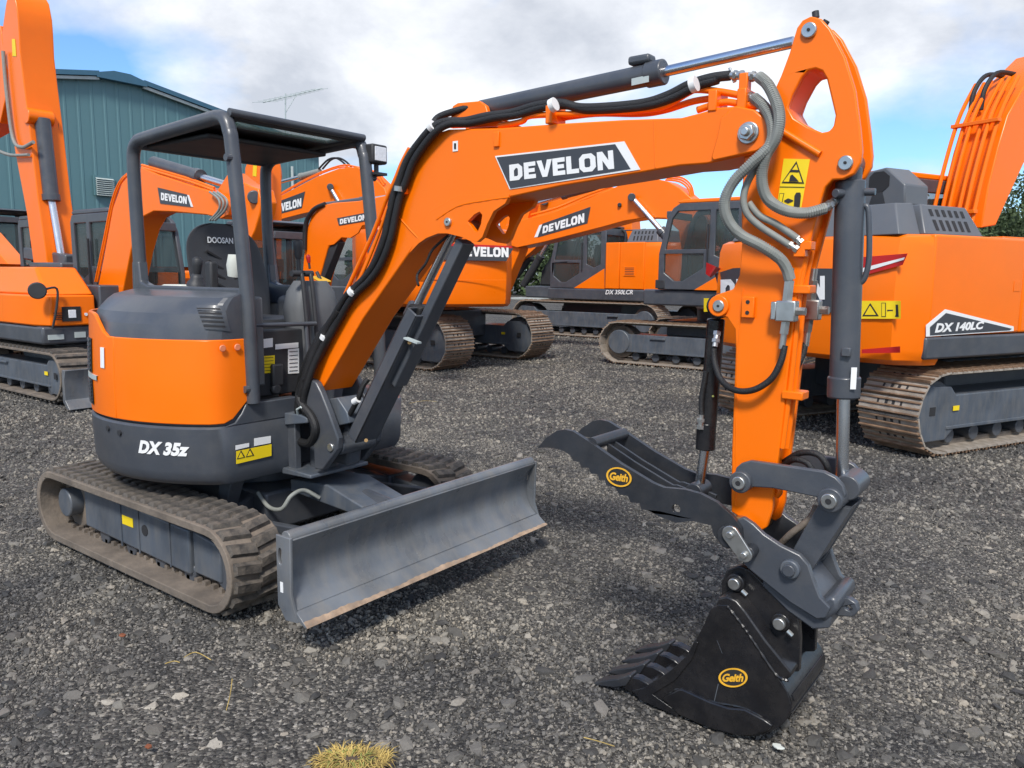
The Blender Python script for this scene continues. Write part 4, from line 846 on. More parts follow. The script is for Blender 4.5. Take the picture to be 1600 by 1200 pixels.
hose([(1226, 540), (1220, 565), (1205, 592), (1178, 609), (1150, 610), (1128, 595), (1117, 568), (1115, 545)], [-0.19, -0.2, -0.205, -0.21, -0.2, -0.17, -0.14, -0.13], 0.011, 'hose', 'thumb_hose', n=8)
hose([(1258, 536), (1255, 552), (1246, 572), (1236, 590)], [-0.02, -0.03, -0.05, -0.05], 0.011, 'hose', 'thumb_hose')
fitting((1117, 542), (1121, 518), -0.13, 0.012, -0.11); fitting((1096, 648), (1094, 670), -0.12, 0.012); hose([(1096, 650), (1096, 622), (1101, 595), (1103, 580)], -0.115, 0.010, 'hose', 'thumb_hose')
MB().cyl(pt(1114, 619, YC-0.034), pt(1114, 619, YC-0.030), 0.004, n=8).build('green_cap', 'greengrass', mini)
# ---- thumb
TN = -0.235; TF = 0.06
th_out = [(840, 700), (852, 685), (870, 673), (882, 671), (895, 674), (920, 690), (970, 725), (1020, 755), (1037, 762), (1070, 765), (1095, 772), (1120, 785), (1145, 807), (1158, 826), (1160, 848), (1145, 858), (1127, 850), (1115, 836), (1111, 821), (1082, 814), (1057, 817), (1032, 808),
          (1012, 797), (1002, 796), (999, 786), (985, 785), (981, 775), (968, 773), (961, 762), (947, 758), (945, 750), (936, 750), (934, 741), (923, 740), (920, 731), (908, 731), (905, 722), (895, 720), (891, 711), (875, 702), (857, 699)]
tp = onYs(th_out, TN); hx = onY(1056, 795, TN)
thumb = MB().prism(tp, 'y', TN, TN+0.02, [circ(*hx, 0.017, 16)]).build('thumb', 'thumbblack', mini, bevel=0.0045)
MB().prism(tp, 'y', TF-0.02, TF, [circ(*hx, 0.017, 16)]).build('thumb_plate', 'thumbblack', thumb, bevel=0.0045)
c0 = onY(920, 695, TN); MB().cyl((c0[0], TN+0.02, c0[1]), (c0[0], TF-0.02, c0[1]), 0.025).build('cross_tube', 'thumbblack', thumb)
for yy in (-0.115, -0.06):
    MB().prism(onYs([(925, 700), (970, 731), (1020, 762), (1030, 768), (1036, 768), (1070, 781), (1090, 790), (1085, 806), (1057, 808), (1012, 790), (965, 765), (925, 725)], TN), 'y', yy-0.006, yy+0.006).build('inner_rib', 'thumbblack', thumb, bevel=0.001)
def emblem(cx, cy, rx, ry, Y, parent, tilt, word_w):
    c = pt(cx, cy, Y); e0 = onY(cx+rx, cy+tilt, Y); ax = Vector((e0[0]-c.x, 0, e0[1]-c.z)); e1 = onY(cx, cy-ry, Y); ay = Vector((e1[0]-c.x, 0, e1[1]-c.z))
    def el(k): return [(c.x+ax.x*math.cos(t)*k+ay.x*math.sin(t)*k, c.z+ax.z*math.cos(t)*k+ay.z*math.sin(t)*k) for t in np.linspace(0, 2*math.pi, 30, endpoint=False)]
    e = MB().prism(el(1), 'y', Y-0.004, Y-0.0005).build('emblem', 'ink', parent)
    MB().prism(el(1), 'y', Y-0.0062, Y-0.004, [el(0.86)]).build('emblem_ring', 'gold', e)
    wq = [c-ax*0.72-ay*0.42, c+ax*0.72-ay*0.42, c+ax*0.72+ay*0.42, c-ax*0.72+ay*0.42]
    word_on('emblem_lettering', font_word('Geith', 0.25, 0.035, 0.95), 'gold', e, wq, 0.0050)
emblem(968, 745, 20, 15, TN, thumb, 3, 1)
# ---- links, coupler
HL = [(1148, 757), (1147, 742), (1150, 731), (1158, 724), (1172, 720), (1207, 725), (1287, 737), (1305, 746), (1317, 759), (1321, 774), (1314, 789), (1298, 796), (1284, 790), (1276, 777), (1207, 763), (1177, 761), (1163, 768)]
for a, b in ((-0.205, -0.18), (0.02, 0.045)):
    MB().prism(onYs(HL, -0.205), 'y', a, b).build('side_link', 'grey', mini, bevel=0.004)
def bigpin(px, py, Y, Y1, r, boss, mtp='zinc', parent=mini):
    x, z = onY(px, py, Y); o = MB().cyl((x, Y-0.022, z), (x, Y1, z), boss, n=28).build('pin_boss', 'grey', parent, bevel=0.004)
    MB().cyl((x, Y-0.036, z), (x, Y-0.02, z), r, n=24).build('pin', mtp, o, bevel=0.003); MB().cyl((x, Y-0.0375, z), (x, Y-0.036, z), r*0.4, n=10).build('pin_socket', 'inside', o)
bigpin(1159, 752, -0.205, 0.06, 0.023, 0.038); bigpin(1299, 780, -0.205, 0.06, 0.025, 0.040)
x, z = onY(1299, 780, -0.205); MB().cyl((x+0.03, -0.15, z+0.03), (x+0.03, -0.01, z+0.03), 0.042).build('rod_eye', 'grey', mini, bevel=0.004)
BL = [(1279, 787), (1327, 795), (1334, 789), (1300, 842), (1268, 893), (1255, 898), (1240, 885), (1237, 861)]
for a, b in ((-0.165, -0.135), (-0.03, 0.0)):
    MB().prism(onYs(BL, -0.17), 'y', a, b).build('bucket_link', 'grey', mini, bevel=0.005)
MB().prism(onYs([(1300, 800), (1327, 797), (1275, 880), (1262, 880)], -0.17), 'y', -0.136, -0.029).build('bucket_link_web', 'grey', mini, bevel=0.004)
QC = [(1129, 840), (1129, 824), (1140, 817), (1161, 808), (1177, 819), (1193, 835), (1220, 853), (1249, 867), (1263, 883), (1271, 907), (1281, 933), (1297, 950), (1290, 966), (1276, 968), (1233, 941), (1193, 909), (1167, 887), (1151, 868)]
for a, b in ((-0.215, -0.19), (0.03, 0.055)):
    cp = MB().prism(onYs(QC, -0.215), 'y', a, b).build('coupler_plate', 'grey', mini, bevel=0.005)
MB().prism(onYs([(1200, 885), (1250, 900), (1285, 945), (1300, 960), (1296, 982), (1270, 984), (1230, 955), (1190, 915)], -0.19), 'y', -0.19, 0.03).build('coupler_body', 'grey', mini, bevel=0.006)
MB().prism(onYs([(1276, 940), (1300, 926), (1312, 932), (1314, 950), (1292, 968), (1280, 962)], -0.17), 'y', -0.20, 0.03).build('coupler_hook', 'grey', mini, bevel=0.012)
lug = onYs([(1296, 950), (1311, 934), (1327, 933), (1339, 941), (1343, 953), (1334, 963), (1311, 962)], -0.11)
MB().prism(lug, 'y', -0.12, -0.09, [circ(*onY(1327, 949, -0.11), 0.009, 12)]).build('lifting_eye', 'grey', mini, bevel=0.005)
x, z = onY(1236, 888, -0.215); MB().cyl((x, -0.235, z), (x, 0.06, z), 0.032, n=28).build('pin_boss', 'framegrey', mini, bevel=0.004); MB().cyl((x, -0.248, z), (x, -0.234, z), 0.021).build('pin', 'grey', mini, bevel=0.003)
x, z = onY(1150, 832, -0.215); MB().cyl((x, -0.19, z), (x, 0.03, z), 0.048, n=28).build('arm_tip_boss', 'brass', mini, bevel=0.004)
x, z = onY(1139, 838, -0.25); MB().cyl((x, -0.262, z), (x, 0.07, z), 0.040, n=28).build('pin_boss', 'thumbblack', mini, bevel=0.004)
ka, kb = onY(1140, 836, -0.28), onY(1162, 868, -0.28); ang = math.atan2(kb[1]-ka[1], kb[0]-ka[0])
keep = [(ka[0]+0.030*math.cos(t), ka[1]+0.030*math.sin(t)) for t in np.linspace(ang+math.pi/2, ang+1.5*math.pi, 10)]+[(kb[0]+0.026*math.cos(t), kb[1]+0.026*math.sin(t)) for t in np.linspace(ang-math.pi/2, ang+math.pi/2, 10)]
kp = MB().prism(keep, 'y', -0.275, -0.264).build('pin_keeper', 'zinc', mini, bevel=0.002)
for (x, z), r in ((ka, 0.013), (kb, 0.012)): MB().cyl((x, -0.288, z), (x, -0.274, z), r, n=14).build('keeper_bolt', 'zinc', kp, bevel=0.003)
x, z = kb; MB().cyl((x+0.008, -0.266, z+0.006), (x+0.008, -0.21, z+0.006), 0.022).build('keeper_boss', 'thumbblack', mini, bevel=0.003)
hose([(1225, 722), (1250, 708), (1277, 710), (1292, 728), (1294, 745)], [-0.05, -0.07, -0.08, -0.08, -0.06], 0.011, 'hose', 'coupler_hose', n=8)
hose([(1222, 730), (1240, 718), (1262, 724), (1272, 742)], [-0.06, -0.09, -0.1, -0.1], 0.011, 'hose', 'coupler_hose', n=8)
hose([(1276, 790), (1268, 808), (1252, 822), (1236, 834), (1222, 848), (1215, 858)], [-0.1, -0.11, -0.12, -0.12, -0.1, -0.08], 0.012, 'beltdust', 'coupler_hose', n=8)
hose([(1214, 760), (1217, 768), (1212, 774)], -0.12, 0.014, 'orange', 'pipe_end', mini)
# ---- bucket
KN, KF = -0.265, 0.135
ear = [(1127, 931), (1127, 909), (1137, 890), (1155, 884), (1173, 892), (1205, 924), (1248, 964), (1250, 1000), (1248, 1050), (1225, 1050), (1180, 985), (1140, 945)]
side = [(1110, 952), (1122, 945), (1137, 946), (1160, 975), (1200, 1034), (1230, 1081), (1237, 1105), (1228, 1126), (1210, 1141), (1185, 1150), (1155, 1150), (1110, 1138), (1062, 1117), (996, 1085), (1005, 1075), (1044, 1051), (1074, 1024), (1088, 998), (1100, 976)]
sp_ = onYs(side, KN)
bucket = MB().prism(sp_, 'y', KN, KN+0.014).build('bucket', 'black', mini, bevel=0.002)
MB().prism(sp_, 'y', KF-0.014, KF).build('bucket_side', 'black', bucket, bevel=0.002)
shellp = [(1118, 946), (1137, 946), (1160, 975), (1200, 1034), (1230, 1081), (1237, 1105), (1228, 1126), (1210, 1141), (1185, 1150), (1155, 1150), (1110, 1138), (1062, 1117), (996, 1085)]
so_ = [Vector(p) for p in onYs(shellp, KN)]; so_ = spline(so_, 4)
cen = Vector((sum(p.x for p in so_)/len(so_), sum(p.y for p in so_)/len(so_)))
si_ = [p+(cen-p).normalized()*0.016 for p in so_]
MB().prism([(p.x, p.y) for p in so_]+[(p.x, p.y) for p in reversed(si_)], 'y', KN+0.004, KF-0.004).build('bucket_shell', 'black', bucket, smooth=50)
# wear strips across the shell
for i in (12, 17, 22, 27):
    p = so_[i]; q = so_[i+2]; n_ = (p-cen).normalized()*0.004
    MB().hexa([(a.x+k.x, y, a.y+k.y) for k in (Vector((0, 0)), n_) for a, y in ((p, KN+0.02), (q, KN+0.02), (q, KF-0.02), (p, KF-0.02))]).build('wear_strip', 'black', bucket, bevel=0.001)
for a, b in ((-0.185, -0.155), (0.0, 0.03)):
    MB().prism(onYs(ear, -0.185), 'y', a, b).build('bucket_ear', 'black', bucket, bevel=0.004)
# thick welded edge plates on the visible side
edge = [(1127, 931), (1140, 928), (1155, 935), (1170, 953), (1200, 996), (1240, 1045), (1240, 1052), (1230, 1060), (1212, 1052), (1180, 1005), (1150, 962), (1138, 947), (1122, 945)]
MB().prism(onYs(edge, -0.235), 'y', -0.262, -0.17).build('side_gusset', 'black', bucket, bevel=0.006)
skid = [(1036, 1089), (1062, 1075), (1068, 1075), (1110, 1094), (1140, 1104), (1165, 1106), (1195, 1122), (1209, 1132), (1200, 1141), (1180, 1147), (1155, 1148), (1110, 1136), (1062, 1115)]
MB().prism(onYs(skid, KN), 'y', KN-0.012, KN).build('skid_plate', 'black', bucket, bevel=0.005)
cut = [(996, 1085), (1005, 1075), (1044, 1051), (1074, 1024), (1086, 1000), (1092, 1003), (1082, 1030), (1056, 1062), (1020, 1084), (1062, 1113), (1060, 1119), (1000, 1092)]
MB().prism(onYs(cut, KN), 'y', KN-0.007, KN).build('side_cutter', 'black', bucket, bevel=0.002)
for px, py in ((1150, 910), (1220, 972)):
    x, z = onY(px, py, -0.20); o = MB().cyl((x, -0.208, z), (x, 0.05, z), 0.032, n=24).build('pin_boss', 'black', bucket, bevel=0.004)
    MB().cyl((x, -0.226, z), (x, -0.207, z), 0.021, n=20).build('pin', 'zinc', o, bevel=0.003)
    MB().cyl((x+0.028, -0.214, z-0.018), (x+0.046, -0.214, z-0.03), 0.008, n=8).build('lynch_pin', 'zinc', o)
MB().prism(onYs([(985, 1080), (1006, 1074), (1062, 1113), (1050, 1115)], KN), 'y', KN, KF).build('bucket_lip', 'black', bucket, bevel=0.003)
tip = [(925, 1069), (940, 1064), (965, 1061), (983, 1055), (986, 1058), (978, 1072), (960, 1075), (935, 1072)]
adp = [(968, 1072), (984, 1059), (996, 1061), (1010, 1069), (1020, 1078), (1010, 1084), (985, 1086)]
for k in range(4):
    y = KN+0.028+k*(KF-KN-0.056)/3
    tt = MB().prism(onYs(adp, KN), 'y', y-0.020, y+0.020).build('tooth_adapter', 'black', bucket, bevel=0.005)
    MB().prism(onYs(tip, KN), 'y', y-0.027, y+0.027).build('bucket_tooth', 'thumbblack', tt, bevel=0.004)
emblem(1146, 1058, 23, 15, KN, bucket, 0, 1)
def weld(px, Y, parent, mt, r=0.004):
    P = spline([pt(a, b, Y) for a, b in px], 10); rnd = random.Random(len(px)*7+int(px[0][0]))
    MB().tube(P, [r*(1+0.35*math.sin(i*1.9)+rnd.uniform(-0.15, 0.15)) for i in range(len(P))], 6).build('weld_bead', mt, parent)
weld([(1137, 947), (1160, 977), (1180, 1006), (1212, 1053), (1232, 1064)], KN, bucket, 'black', 0.005)
weld([(1040, 1090), (1063, 1076), (1110, 1095), (1165, 1107), (1208, 1133)], KN, bucket, 'black', 0.0045)
weld([(1088, 1000), (1076, 1026), (1050, 1056), (1018, 1083)], KN-0.002, bucket, 'black', 0.004)
weld([(1161, 450), (1153, 560), (1150, 700), (1149, 790)], NA, arm, 'orange', 0.0028)
weld([(682, 343), (716, 322), (760, 313), (796, 308)], NB-0.003, boom, 'orange', 0.003)
# scratches from handling
for a, b in (((1122, 1068), (1108, 1128)), ((1136, 1033), (1205, 1042)), ((1112, 1118), (1122, 1128)), ((1098, 1010), (1112, 990)), ((1170, 1085), (1196, 1098)), ((1085, 1070), (1098, 1062)), ((1180, 1120), (1200, 1110)), ((1120, 1000), (1128, 1020))):
    sheet('scratch', [pt(*a, KN), pt(*b, KN), pt(b[0]+1, b[1]+1, KN), pt(a[0]+1, a[1]+1, KN)], 'framegrey', bucket, 0.0006, 0.0003)
# ================================================================== the excavators behind
def shoe_mesh(pitch, w):
    me = MB().box(-pitch*0.485, pitch*0.485, -w/2, w/2, -0.004, 0.014)
    nplate = len(me.f)
    for k in (-0.42, -0.05, 0.32):
        x = k*pitch; h = 0.040 if k == -0.42 else 0.030
        me.hexa([(x-0.011, -w/2, 0.013), (x+0.011, -w/2, 0.013), (x+0.011, w/2, 0.013), (x-0.011, w/2, 0.013), (x-0.006, -w/2, h), (x+0.006, -w/2, h), (x+0.006, w/2, h), (x-0.006, w/2, h)])
    nbar = len(me.f)
    for y in (-0.11, -0.03, 0.04, 0.12):
        wy = 0.018 if abs(y) > 0.1 else 0.026
        me.add([(pitch*0.02, y*w/0.6-wy, 0.0155), (pitch*0.28, y*w/0.6-wy, 0.0155), (pitch*0.28, y*w/0.6+wy*0.2, 0.0155), (pitch*0.02, y*w/0.6+wy*0.2, 0.0155)], [(0, 1, 2, 3)])
    m = me.mesh('track_shoe', 'shoe', 0); m.materials.append(MATS['shoebar']); m.materials.append(MATS['inside'])
    for i, p in enumerate(m.polygons): p.material_index = 0 if i < nplate else (1 if i < nbar else 2)
    return m
SHOES = {}
def steel_track(t, yc, w, x0, x1, H, side, pitch=0.155, rubber=False):
    """one crawler: chain ring, shoes, side frame, idler, sprocket, rollers"""
    r = H/2-0.04; zc = H/2
    out = stadium(x0+H/2, x1-H/2, r, r, zc, zc, 12); inn = stadium(x0+H/2, x1-H/2, r-0.05, r-0.05, zc, zc, 12)
    pts, T = resample(out, 10); n = max(12, int(T/pitch)); pitch = T/n
    if rubber:
        tr = MB().prism(out, 'y', yc-w/2, yc+w/2, [stadium(x0+H/2, x1-H/2, r-0.03, r-0.03, zc, zc, 12)]).build('track', 'beltdust', t, bevel=0.006)
    else:
        tr = MB().prism(out, 'y', yc-w*0.17, yc+w*0.17, [inn]).build('track', 'beltdust', t)
    key = (round(pitch, 4), w, rubber)
    if key not in SHOES:
        if rubber:
            mb = MB(); h = 0.03
            mb.hexa([(-0.03, -w*0.47, -0.004), (0.03, -w*0.47, -0.004), (0.045, w*0.47, -0.004), (-0.015, w*0.47, -0.004), (-0.02, -w*0.46, h), (0.02, -w*0.46, h), (0.035, w*0.46, h), (-0.005, w*0.46, h)])
            SHOES[key] = mb.mesh('track_lug', 'rubber', 0)
        else: SHOES[key] = shoe_mesh(pitch, w)
    for p, tq in resample(out, n)[0]:
        X = Vector((tq.x, 0, tq.y)); Z = Vector((tq.y, 0, -tq.x)); Mx = Matrix((X, Z.cross(X), Z)).transposed().to_4x4(); Mx.translation = (p.x, yc, p.y)
        put('track_lug' if rubber else 'track_shoe', SHOES[key], tr, mw=Mx)
    b = H*0.30
    fr = MB().prism([(x0+H*0.62, zc-b*0.75), (x1-H*0.85, zc-b*0.75), (x1-H*0.70, zc-b*1.15), (x1-H*0.30, zc-b*1.15), (x1-H*0.12, zc-b*0.5), (x1-H*0.12, zc+b*0.5), (x1-H*0.28, zc+b*1.05), (x1-H*0.75, zc+b*0.95), (x1-H*0.85, zc+b*0.62), (x0+H*0.62, zc+b*0.62)], 'y', yc-w*0.36, yc+w*0.36).build('track_frame', 'framegrey', t, bevel=0.012)
    for s in (-1, 1):
        ys = yc+s*(w*0.36+0.012)
        MB().box(x0+H*0.7, x1-H*0.7, min(ys, ys-s*0.02), max(ys, ys-s*0.02), zc-b*0.72, zc-b*0.60).build('frame_ledge', 'framegrey', fr, bevel=0.004)
        MB().box(x1-H*0.9, x1-H*0.9+0.09, ys-0.002, ys+0.002, zc-0.0, zc+0.045).build('rating_sticker', 'yellow', fr, smooth=0)
        MB().box(x1-H*0.48, x1-H*0.38, ys-0.012, ys-0.008, zc-0.03, zc+0.05).build('frame_slot', 'inside', fr, smooth=0)
        MB().box(x0+H*1.3, x0+H*1.3+0.30, ys-0.02, ys+0.045, zc+b*0.32, zc+b*0.46).build('step', 'framegrey', fr, bevel=0.006)
    MB().cyl((x1-H/2, yc-w*0.30, zc), (x1-H/2, yc+w*0.30, zc), r-0.07, n=28).build('idler_wheel', 'grey', t, bevel=0.01)
    sp = MB().cyl((x0+H/2, yc-w*0.22, zc), (x0+H/2, yc+w*0.22, zc), r-0.06, n=28).build('drive_sprocket', 'beltdust', t, bevel=0.01)
    MB().cyl((x0+H/2, yc-w*0.40, zc), (x0+H/2, yc+w*0.40, zc), r*0.62, n=28).build('hub_cap', 'framegrey', sp, bevel=0.015)
    nr = int((x1-x0-H*1.6)/0.34)
    for k in range(nr):
        x = x0+H*0.9+k*(x1-x0-H*1.8)/max(1, nr-1); MB().cyl((x, yc-w*0.26, 0.145), (x, yc+w*0.26, 0.145), 0.075, n=16).build('track_roller', 'grey', fr, bevel=0.006)
    return tr
def crawler(t, gauge, w, L_, H, rubber=False, flip=False):
    for s in (-1, 1): steel_track(t, s*gauge/2, w, -L_/2, L_/2, H, s, rubber=rubber, pitch=0.12 if rubber else 0.155)
    MB().box(-L_*0.2, L_*0.2, -gauge/2+w*0.3, gauge/2-w*0.3, H*0.45, H*1.02).build('centre_frame', 'grey', t, bevel=0.02)
    MB().cyl((0, 0, H*1.0), (0, 0, H*1.0+0.22), 0.5, n=32).build('slew_ring', 'grey', t)
    if flip:
        for c in t.children: c.rotation_euler.z = math.pi
def cab(t, x0, x1, y0, y1, z0, z1, roofmt='grey', rot=0.0, lower='grey'):
    Lc, h = x1-x0, z1-z0; parts = []
    prof = [(x0, z0), (x1, z0), (x1, z0+0.42*h), (x1-0.09*Lc, z1-0.16*h), (x1-0.16*Lc, z1-0.05*h), (x1-0.24*Lc, z1), (x0+0.06, z1), (x0, z1-0.07*h)]
    up = [(x0+0.40*Lc, z0+0.47*h), (x1-0.08*Lc, z0+0.47*h), (x1-0.155*Lc, z1-0.17*h), (x1-0.22*Lc, z1-0.09*h), (x0+0.40*Lc, z1-0.09*h)]
    lo = [(x0+0.46*Lc, z0+0.25*h), (x1-0.30*Lc, z0+0.10*h), (x1-0.20*Lc, z0+0.10*h), (x1-0.07*Lc, z0+0.20*h), (x1-0.07*Lc, z0+0.42*h), (x0+0.46*Lc, z0+0.42*h)]
    rq = [(x0+0.08*Lc, z0+0.40*h), (x0+0.20*Lc, z0+0.34*h), (x0+0.33*Lc, z0+0.40*h), (x0+0.33*Lc, z1-0.09*h), (x0+0.08*Lc, z1-0.09*h)]
    root = None
    for y, s in ((y0, -1), (y1, 1)):
        a, b = (y, y+0.06) if s < 0 else (y-0.06, y)
        o = MB().prism(prof, 'y', a, b, [up, lo, rq]).build('cab_frame', 'grey', t, bevel=0.012); parts.append(o)
        m_ = (a+b)/2
        for q in (up, lo, rq): parts.append(None); MB().prism(q, 'y', m_-0.006, m_+0.006).build('pane', 'glass', o, smooth=0)
        ye = (y-0.004) if s < 0 else (y+0.004)
        MB().prism([(x0, z0), (x1-0.45*Lc, z0), (x0+0.02, z0+0.33*h)], 'y', min(ye, ye-s*0.02), max(ye, ye-s*0.02)).build('cab_panel', 'orange', o, bevel=0.004)
        MB().bar((x0+0.405*Lc, ye+s*0.03, z0+0.30*h), (x0+0.405*Lc, ye+s*0.03, z0+0.75*h), 0.025, 0.025, (1, 0, 0)).build('grab_rail', 'plastic', o)
    yi0, yi1 = y0+0.06, y1-0.06
    rf = MB().prism([(x0+0.06, z1-0.005), (x1-0.24*Lc, z1-0.005), (x1-0.20*Lc, z1+0.03), (x1-0.28*Lc, z1+0.065), (x0+0.08, z1+0.065), (x0+0.02, z1+0.03)], 'y', y0+0.01, y1-0.01).build('cab_roof', roofmt, t, bevel=0.02)
    fr = MB().box(x0, x0+0.05, yi0, yi1, z0, z0+0.38*h).box(x0, x0+0.05, yi0, yi1, z1-0.12*h, z1-0.02).build('cab_back', 'grey', t); parts.append(fr)
    MB().box(x0+0.02, x0+0.03, yi0, yi1, z0+0.38*h, z1-0.12*h).build('pane', 'glass', fr, smooth=0)
    ff = MB().hexa([(x1-0.05, yi0, z0), (x1, yi0, z0), (x1, yi1, z0), (x1-0.05, yi1, z0), (x1-0.05, yi0, z0+0.06*h), (x1, yi0, z0+0.06*h), (x1, yi1, z0+0.06*h), (x1-0.05, yi1, z0+0.06*h)]).build('cab_front', 'grey', t); parts.append(ff)
    def fx(z): return x1 if z < z0+0.42*h else x1-0.09*Lc*(z-z0-0.42*h)/(0.42*h)
    za, zb, zc_ = z0+0.06*h, z0+0.42*h, z1-0.14*h
    MB().add([(fx(za)-0.03, yi0, za), (fx(za)-0.03, yi1, za), (fx(zb)-0.03, yi1, zb), (fx(zb)-0.03, yi0, zb), (fx(zc_)-0.03, yi0, zc_), (fx(zc_)-0.03, yi1, zc_)], [(0, 1, 2, 3), (3, 2, 5, 4)]).build('windscreen', 'glass', ff, smooth=0)
    MB().bar((x1-0.09*Lc, yi0, z1-0.12*h), (x1-0.09*Lc, yi1, z1-0.12*h), 0.09, 0.12).build('header', 'grey', ff, bevel=0.01)
    yc = (y0+y1)/2; xs = x0+0.32*Lc
    MB().prism([(xs, z0+0.05), (xs+0.45, z0+0.05), (xs+0.45, z0+0.45), (xs+0.10, z0+0.50), (xs-0.05, z0+1.15), (xs-0.16, z0+1.15), (xs-0.10, z0+0.45)], 'y', yc-0.24, yc+0.24).build('operator_seat', 'seatvinyl', t, bevel=0.04)
    MB().box(x0+0.1, x1-0.1, yi0, yi1, z0+0.005, z0+0.05).build('cab_floor', 'plastic', t)
    MB().bar((x1-0.28, yc-0.28, z0+0.1), (x1-0.20, yc-0.28, z0+0.85), 0.04, 0.04).box(x1-0.30, x1-0.22, yc-0.36, yc-0.16, z0+0.75, z0+0.95).build('display', 'plastic', t)
    MB().tube([(x1-0.02, y0-0.02, z1-0.2), (x1+0.05, y0-0.18, z1-0.15), (x1+0.05, y0-0.18, z1-0.35)], 0.012).build('mirror_bracket', 'plastic', t)
def boom_box(t, pts, o, head, ly, width, mt='orange', name='boom', bev=0.012):
    """boom traced as a side outline in its own vertical plane, given real width"""
    poly = [(lambda v: (v.x, v.z))(local(a, b, o, head, ly=ly)) for a, b in pts]
    far = ly-width if ly > 0 else ly+width
    return MB().prism(poly, 'y', min(ly, far), max(ly, far)).build(name, mt, t, bevel=bev)
def lp(o, head, ly): return lambda px, py: local(px, py, o, head, ly=ly)
def decal(t, q, o, head, ly, txt, slash=None, dark=None):
    f = lp(o, head, ly); dn = 1
    sheet('decal', [f(*p) for p in dark], 'decaldark', t, 0.004, 0.003)
    if slash: sheet('decal', [f(*p) for p in slash], 'white', t, 0.004, 0.003)
    word_on('lettering', BRAND, 'white', t, [f(*p) for p in txt], 0.0105)
def rmw(t, a, b, r, r2, c, mtb='grey', name='cylinder'):
    a, b, c = Vector(a), Vector(b), Vector(c); d = (b-a).normalized()
    o = MB().cyl(a, b, r, n=20).build(name, mtb, t, bevel=0.006); MB().cyl(b-d*0.08, b+d*0.02, r*1.15, n=20).build('cylinder_gland', mtb, o, bevel=0.004); MB().cyl(b, c, r2, n=16).build('cylinder_rod', 'chrome', o); return o
def pipes(t, o, head, lys, px, r=0.02, name='boom_pipe', mt='orange'):
    for ly, (dx, dy) in lys: MB().tube(spline([local(a+dx, b+dy, o, head, ly=ly) for a, b in px], 4), r, 8).build(name, mt, t)
def cweight(t, W, xr, xin, z0, z1, mt='orange', rot=0.0, crown=0.0):
    n = 18; prof = []
    for k in range(n+1):
        y = -W/2+W*k/n; u = abs(2*y/W); prof.append((xr+0.16*u**2+0.22*max(0, (u-0.86)/0.14)**2, y))
    mb = MB(); rows = []
    for z, ins in ((z0, 0.10), (z0+0.05, 0.02), (z0+0.14, 0.0), ((z0+z1)/2, -0.02), (z1-0.12, 0.0), (z1-0.03, 0.03), (z1, 0.10)):
        rows.append([(x+ins, y*(1-ins*0.25), z) for x, y in prof]+[(xin, W/2*(1-ins*0.25), z), (xin, -W/2*(1-ins*0.25), z)])
    mb.grid(rows, closed_u=True); m_ = n+3; mb.f.append(tuple(range(m_))); mb.f.append(tuple(range(6*m_, 7*m_)))
    o = mb.build('counterweight', mt, t, smooth=38); o.rotation_euler.z = rot; return o
def side_panels(t, y, s, xs, z0, z1, zs, rot=0.0, depth=0.12):
    for a, b in zip(xs[:-1], xs[1:]):
        o = MB().box(a+0.004, b-0.004, min(y, y-s*depth), max(y, y-s*depth), z0, z1).build('side_door', 'orange', t, bevel=0.025, seg=3); o.rotation_euler.z = rot
        q = MB().box(b-0.16, b-0.06, min(y+s*0.004, y), max(y+s*0.004, y), (z0+z1)/2-0.05, (z0+z1)/2+0.05).build('door_latch', 'orange', o, bevel=0.004)
def hood(t, x0, x1, y0, y1, z0, z1, rot=0.0, slots=True, s=-1):
    o = MB().hexa([(x0, y0, z0), (x1, y0, z0), (x1, y1, z0), (x0, y1, z0), (x0+0.1, y0+0.14, z1), (x1-0.1, y0+0.14, z1), (x1-0.1, y1-0.14, z1), (x0+0.1, y1-0.14, z1)]).build('engine_hood', 'deckgrey', t, bevel=0.015); o.rotation_euler.z = rot
    if slots:
        n = 6
        for k in range(n):
            x = x0+0.2+(x1-x0-0.4)*k/(n-1)
            for f0, f1 in ((0.15, 0.50), (0.62, 0.85)):
                if s < 0: ya, yb = y0+0.14*f0, y0+0.14*f1
                else: ya, yb = y1-0.14*f0, y1-0.14*f1
                za, zb = z0+(z1-z0)*f0, z0+(z1-z0)*f1; e = s*0.004
                MB().add([(x-0.022, ya+e, za), (x+0.022, ya+e, za), (x+0.022, yb+e, zb), (x-0.022, yb+e, zb)], [(0, 1, 2, 3)]).build('hood_slot', 'inside', o, smooth=0)
    return o
GRP = 'orange excavators parked behind'
# ---- H: mid-size excavator on the right, tail towards us
HO, HH = (2.39, 7.05), 65
H = thing('excavator', 'orange crawler excavator with DX 140LC flank decal and red reflectors on its lettered tail', 'excavator', (*HO, 0), R(HH), GRP)
crawler(H, 2.0, 0.62, 3.75, 0.80, flip=True)
MB().box(-1.5, 1.55, -1.24, 1.24, 0.92, 1.10).build('deck', 'grey', H, bevel=0.03)
cw = cweight(H, 2.50, -2.16, -1.55, 0.84, 2.0)
side_panels(H, -1.26, -1, [-1.75, -0.36, 0.55], 1.105, 2.0, 0.9)
side_panels(H, 1.26, 1, [-1.75, -0.55], 1.105, 2.0, 0.9)
MB().box(-1.78, 1.4, -1.275, -1.15, 0.90, 1.10).build('side_skirt', 'grey', H, bevel=0.02)
MB().box(-1.70, -0.6, -1.14, 1.14, 1.11, 1.97).build('engine_bay', 'inside', H)
MB().box(0.57, 1.5, -1.24, -0.50, 1.10, 1.70).build('tool_box', 'orange', H, bevel=0.03)
hood(H, -1.72, -0.86, -1.14, 0.1, 2.003, 2.28)
